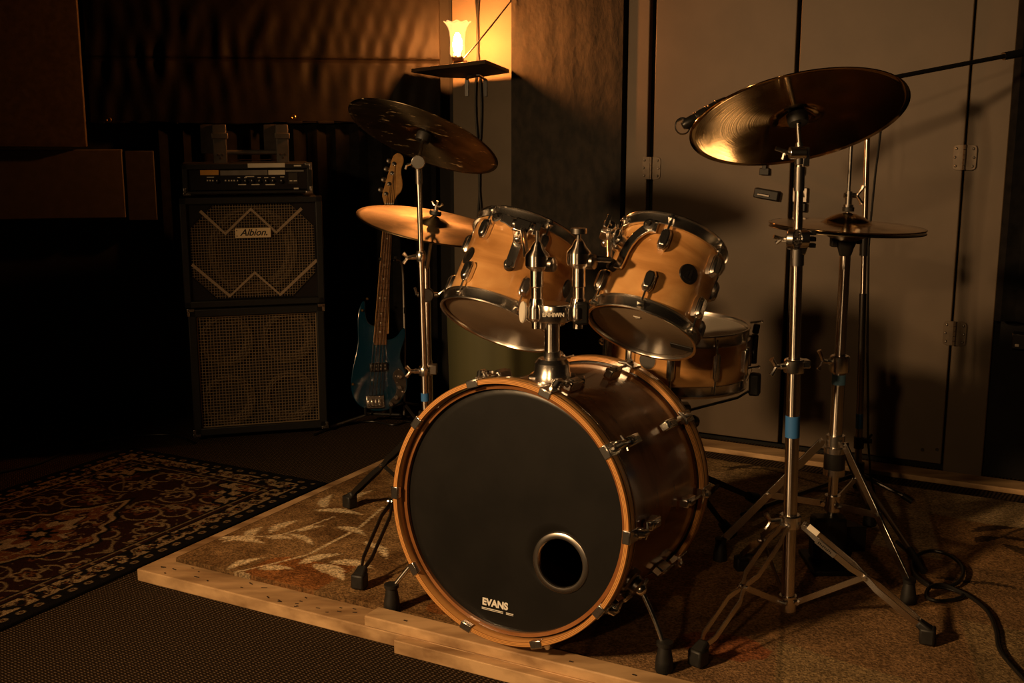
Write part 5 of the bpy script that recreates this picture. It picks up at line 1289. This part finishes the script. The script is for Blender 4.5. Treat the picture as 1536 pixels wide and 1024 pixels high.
f = MB(); c_ = bp2(552); f.box((c_.x+.012, c_.y-.012, c_.z), (.030, .030, .030)); f.build('memory_lock', 'steel_dull', ST2, .003)
feltset(ST2, CB, NB, RB*.06*.55+RB*.21*.42, r=.018)
for q in (onz(583, 768, ZP+.002), V3((xb+.30, SBY-.10, ZP+.002)), V3((xb+.05, SBY+.30, ZP+.002))):
    leg2(ST2, (xb, SBY), .32, .13, q, m_='black_metal', spread=.012)
f = MB(); f.tube([V3((xb, SBY, .304)), V3((xb, SBY, .336))], .021, 16); f.tube([V3((xb, SBY, .115)), V3((xb, SBY, .15))], .018, 16); f.build('leg_collar', 'black_metal', ST2)

# ------------------------------------------------------------------ blue bass guitar on its stand
g0 = onz(566, 628, .03); GN = V3((.16, -.965, .20)).normalized()
gM = frame(g0, GN, V3((1, .17, 0)))
def gp(px, py, off=0): 
    q = onpl(px, py, g0+GN*off, GN); l = gM.inverted() @ q; return (l.x, l.y)
gt = thing('bass_guitar', 'blue electric bass guitar with maple neck leaning upright between the amp stack and the drums', 'bass guitar', gM)
body = [(561.5, 488), (556, 487), (550.4, 481), (547.6, 468), (548, 456), (546.5, 450.5), (543, 452), (538.7, 462), (536, 475), (536, 492), (537, 508), (535, 524), (531, 541), (527.5, 558), (526, 576), (528, 592), (534, 604), (544, 611.5), (558, 616), (575, 616.5), (586, 613), (597, 606), (605, 597), (610.5, 584), (611.5, 571), (609, 558), (604, 547.5), (600, 537), (601.3, 525), (605.5, 514), (608.5, 503), (608, 494), (605, 491), (601.5, 495), (597, 502), (590, 507.5), (581, 509.5), (579, 505)]
def smooth(pl, it=2):
    for _ in range(it):
        o = []
        for a, b in zip(pl, pl[1:]+pl[:1]): o += [(a[0]*.75+b[0]*.25, a[1]*.75+b[1]*.25), (a[0]*.25+b[0]*.75, a[1]*.25+b[1]*.75)]
        pl = o
    return pl
def gpoly(pl): return [gp(*p) for p in pl]
f = MB(gM); f.prism(gpoly(smooth(body)), -.042, 0); f.build('body', 'guitar_blue', gt, .008, seg=4, ang=50)
NK = [(577.4, 305), (590.2, 305), (579, 517), (560.3, 517)]
f = MB(gM); f.prism(gpoly([(577.4, 300), (590.6, 300), (584.5, 420), (583.5, 500), (560, 514)]), -.018, .006); f.build('neck', 'maple_neck', gt, .003)
f = MB(gM); f.prism(gpoly(NK), .006, .011); fb = f.build('fingerboard', 'rosewood', gt, .001)
hstock = [(574.7, 299), (573, 293), (575, 285), (577.8, 276), (582.5, 259), (586, 246), (588, 238), (591, 232), (597, 229), (602.8, 231.7), (606, 238), (605.5, 245), (602.6, 251), (601.6, 259), (603, 267), (604.2, 276), (603.6, 283), (601, 288.8), (595.8, 293), (592, 300), (590.4, 308), (577.2, 308)]
f = MB(gM); f.prism(gpoly(smooth(hstock, 1)), -.012, .004); hs_ = f.build('headstock', 'maple_neck', gt, .003)
f = MB(gM); a = gp(577.2, 306); b_ = gp(590.3, 306); f.box(((a[0]+b_[0])/2, a[1], .012), (b_[0]-a[0], .005, .005)); f.build('nut', 'cream', hs_)
def neckx(py):  # left and right edge of the board at a row
    t = (py-305)/(517-305); return 577.4+(560.3-577.4)*t, 590.2+(579-590.2)*t
f = MB(gM)
ytop = 305; scale = (600-305)
for n_ in range(1, 21):
    py = 600-scale*2**(-n_/12.0)*1.0
    if py > 515: break
    l, r = neckx(py); a = gp(l+.4, py); b_ = gp(r-.4, py); f = MB(gM); f.tube([(a[0], a[1], .0115), (b_[0], b_[1], .0115)], .0012, 6); f.build('fret', 'brass_dark', fb)
f = MB(gM)
for px, py in ((582.5, 330), (580, 358), (576.2, 397.6), (574.8, 418.5), (569.2, 447), (577, 447), (571, 470.5), (570.7, 484), (569.6, 497.5)):
    q = gp(px, py); f.lathe([(0, .0117), (.0028, .0117), (.0030, .011)], T(q[0], q[1], 0), 12)
f.build('inlay_dots', 'ivory_dot', fb)
posts = [(591, 245.8), (588, 260), (583.7, 276), (579, 290.7)]; keys = [(584.5, 240.7), (580.5, 253), (576.5, 269), (572, 284)]
for (px, py), (kx, ky) in zip(posts, keys):
    q = gp(px, py); k = gp(kx, ky)
    f = MB(gM); f.lathe([(0, .014), (.0042, .014), (.0045, .006), (.0085, .0055), (.009, .003)], T(q[0], q[1], 0), 16); tn = f.build('tuner', 'chrome', hs_)
    f = MB(gM); f.tube([(q[0], q[1], -.006), (k[0], k[1], -.006)], .0025, 8); f.ball((k[0]-.003, k[1], -.006), .011, sq=.45); f.build('tuner_key', 'steel_dull', tn)
bx_ = [553.3, 558.6, 564.5, 569.8]
for i in range(4):
    py0, px0_ = 306, 579.3+i*3.0
    pts = [gp(posts[3-i][0], posts[3-i][1]), gp(px0_, 306), gp(bx_[i], 594)]
    f = MB(gM); f.tube([(pts[0][0]+.004, pts[0][1], .008), (pts[1][0], pts[1][1], .0155), (pts[2][0], pts[2][1], .020)], [.0009, .0012, .0012], 6); f.build('string', 'chrome', gt)
a = gp(554, 544.5); b_ = gp(581, 556.5); f = MB(gM); f.box(((a[0]+b_[0])/2, (a[1]+b_[1])/2, .006), (b_[0]-a[0], a[1]-b_[1], .014)); pk = f.build('pickup', 'black_plastic', gt, .003)
f = MB(gM)
for i in range(4):
    for j in (.3, .7): f.lathe([(0, .0145), (.0032, .0145), (.0035, .012)], T(a[0]+(b_[0]-a[0])*(i+.5)/4, b_[1]+(a[1]-b_[1])*j, 0), 10)
f.build('pole_pieces', 'steel_dull', pk)
a = gp(548.5, 593); b_ = gp(577, 612); f = MB(gM); f.box(((a[0]+b_[0])/2, (a[1]+b_[1])/2, .004), (b_[0]-a[0], a[1]-b_[1], .008)); bg_ = f.build('bridge', 'chrome_satin', gt, .004)
for i in range(4):
    f = MB(gM); x = gp(bx_[i], 600)[0]; f.box((x, (a[1]+b_[1])/2-.004, .012), (.012, .028, .009)); f.build('saddle', 'chrome', bg_, .002)
cpl = [(598.5, 550.5), (592, 556), (588.5, 563), (591, 571), (595, 579), (594.5, 588), (590, 596), (583, 603), (582.5, 609), (586, 611), (594, 606.5), (602, 598), (607.5, 587), (609.3, 574), (606.5, 561)]
f = MB(gM); f.prism(gpoly(smooth(cpl, 1)), 0, .0022); cpn = f.build('control_plate', 'chrome_dark', gt, .0008)
for px, py, r in ((599.6, 565, .0085), (599, 581, .0085), (594, 596, .0085), (605, 587.5, .006), (586.5, 606, .0075)):
    q = gp(px, py); f = MB(gM); f.lathe([(0, .020), (r*.8, .020), (r, .017), (r, .003), (r*1.1, .002)], T(q[0], q[1], 0), 20); f.build('knob' if py < 600 else 'jack_socket', 'chrome', cpn)
f = MB(gM)
for px, py in ((598.5, 554), (594, 564), (606, 566), (596, 573.5), (603, 594), (602.5, 583)): q = gp(px, py); f.ball((q[0], q[1], .003), .0024, n=8)
f.build('screw', 'chrome', cpn)
for px, py in ((550.5, 448), (543, 465.5), (529, 576)):
    q = gp(px, py); f = MB(gM); f.lathe([(0, .012), (.004, .012), (.003, .004), (.006, 0)], T(q[0], q[1], -.012 if py < 450 else 0), 12); f.build('strap_button', 'brass_dark', gt)
# guitar stand
gs = thing('guitar_stand', 'thin black tubular stand holding the blue bass guitar by its neck', 'guitar stand', onz(585, 625, 0))
gb = lambda px, py, o: onpl(px, py, g0-GN*o, GN)
f = MB(); f.tube([gb(591, 389, .01), gb(599, 391, .035), gb(603, 398, .05), gb(604.5, 412, .06), gb(606, 470, .07), gb(607, 520, .07), gb(606, 600, .075), onz(606, 622, .02)], .0055, 10); po = f.build('upright', 'steel_dull', gs)
f = MB(); f.tube([gb(570, 388, -.012), gb(571, 392, .012), gb(582, 394, .022), gb(592, 390, .012), gb(593, 386, -.012)], .006, 10); f.build('neck_yoke', 'black_rubber', po)
f = MB(); f.tube([gb(606, 470, .07), gb(606, 461, .07)], .0085, 12); f.build('clutch', 'black_plastic', po)
for sg, (px, py) in ((0, (495, 640)), (1, (640, 650)), (2, (600, 612))):
    a = onz(606, 622, .02); q = onz(px, py, .010) if sg < 2 else a+V3((.05, .20, -.01))
    f = MB(); f.tube([a+V3((0, 0, .05)), q], .006, 8); f.build('leg', 'steel_dull', gs)
for px in (548, 586):
    q = gp(px, 617); P = gM @ V3((q[0], q[1]-.004, -.046)); P2_ = gM @ V3((q[0], q[1]-.004, .016)); f = MB(); f.tube([onz(600, 622, .05)+V3((0, -.0, 0)), P-V3((0, 0, .006)), P2_-V3((0, 0, .006)), P2_+V3((0, -.004, .02))], .0055, 8); f.build('cradle_arm', 'black_rubber', gs)

# ------------------------------------------------------------------ olive bin behind the kit
bc_ = at(752, 560, 3.90); 
bn_ = thing('olive_bin', 'olive green round bin standing behind the bass drum under the toms', 'bin', (bc_.x, 3.90, ZP))
f = MB(); f.lathe([(0, 0), (.172, 0), (.176, .01), (.188, .50), (.186, .505), (.180, .505), (.168, .02), (0, .02)], T(bc_.x, 3.90, ZP), 64); f.build('tub', 'bin_olive', bn_)
f = MB(); f.lathe([(.188+.006*math.cos(a), .50+.006*math.sin(a)) for a in [2*math.pi*i/8 for i in range(8)]], T(bc_.x, 3.90, ZP), 64, close=True); f.build('rim', 'bin_olive', bn_)

# ------------------------------------------------------------------ cables on the floor
def floor_cable(name, lab, pts, r, z):
    P = [onz(px, py, z)+V3((0, 0, dz)) for px, py, dz in pts]; Q = []
    for i in range(len(P)-1):
        p0, p1, p2, p3 = P[max(i-1, 0)], P[i], P[i+1], P[min(i+2, len(P)-1)]
        for k in range(8):
            t = k/8; Q.append(.5*((2*p1)+(p2-p0)*t+(2*p0-5*p1+4*p2-p3)*t*t+(3*p1-p0-3*p2+p3)*t**3))
    Q.append(P[-1]); f = MB(); f.tube(Q, r, 8); return tag(f.build(name, 'cable_black'), lab, 'cable')
floor_cable('coiled_cable', 'black cable in loose loops on the carpet right of the stands', [(1345, 812, 0), (1372, 838, 0), (1368, 850, 0), (1372, 862, 0), (1390, 877, 0), (1415, 882, .004), (1436, 876, .004), (1445, 860, .004), (1438, 845, .004), (1418, 832, .004), (1395, 828, .004), (1376, 836, .006), (1368, 848, .006), (1374, 866, .006), (1395, 880, .006), (1425, 884, .002), (1445, 892, 0), (1430, 899, 0), (1405, 901, 0), (1390, 895, 0), (1394, 886, .009), (1412, 883, .011), (1436, 888, .005), (1460, 898, 0), (1482, 918, 0), (1494, 945, 0), (1500, 975, 0), (1530, 1012, 0), (1560, 1040, 0)], .0048, ZP+.007)
floor_cable('floor_cable', 'black cable trailing along the carpet from the amp stack past the blue bass guitar', [(470, 652, 0), (500, 641, 0), (530, 634, 0), (560, 632, 0), (590, 637, 0), (612, 632, 0), (640, 640, 0)], .0042, .006)
floor_cable('floor_cable', 'black cable crossing the dark carpet left of the amp stack above the persian rug', [(-20, 712, 0), (60, 694, 0), (120, 668, 0), (190, 655, 0), (255, 652, 0), (290, 664, 0)], .0042, .006)
# ------------------------------------------------------------------ light
LC = (1, .60, .27)
def spot(name, loc, tgt, power, size, blend, rad, col=LC):
    l = bpy.data.lights.new(name, 'SPOT'); l.energy = power; l.spot_size = math.radians(size); l.spot_blend = blend; l.shadow_soft_size = rad; l.color = col
    o = bpy.data.objects.new(name, l); C.objects.link(o); o.location = loc
    o.rotation_euler = (V3(tgt)-V3(loc)).to_track_quat('-Z', 'Y').to_euler(); return o
spot('spot_left', (-2.4, .45, 1.82), (.26, 2.8, .56), 490, 66, 1.0, .14)
spot('spot_front', (-1.6, -2.2, 2.15), (.62, 3.05, .70), 128, 27, 1.0, .07)
spot('added_cymbal_spot', (.84, 3.36, .14), CYR+V3((-.14, 0, 0)), 1.3, 40, 1.0, .05)  # added lamp, not part of the room: gives the big cymbal its highlight
w = bpy.data.worlds.new('world'); SC.world = w; w.use_nodes = True
w.node_tree.nodes['Background'].inputs[0].default_value = (1, .68, .42, 1); w.node_tree.nodes['Background'].inputs[1].default_value = .0022
vs_ = SC.view_settings; vs_.view_transform = 'Standard'; vs_.look = 'None'; vs_.gamma = 1; vs_.exposure = -.1; vs_.use_curve_mapping = False
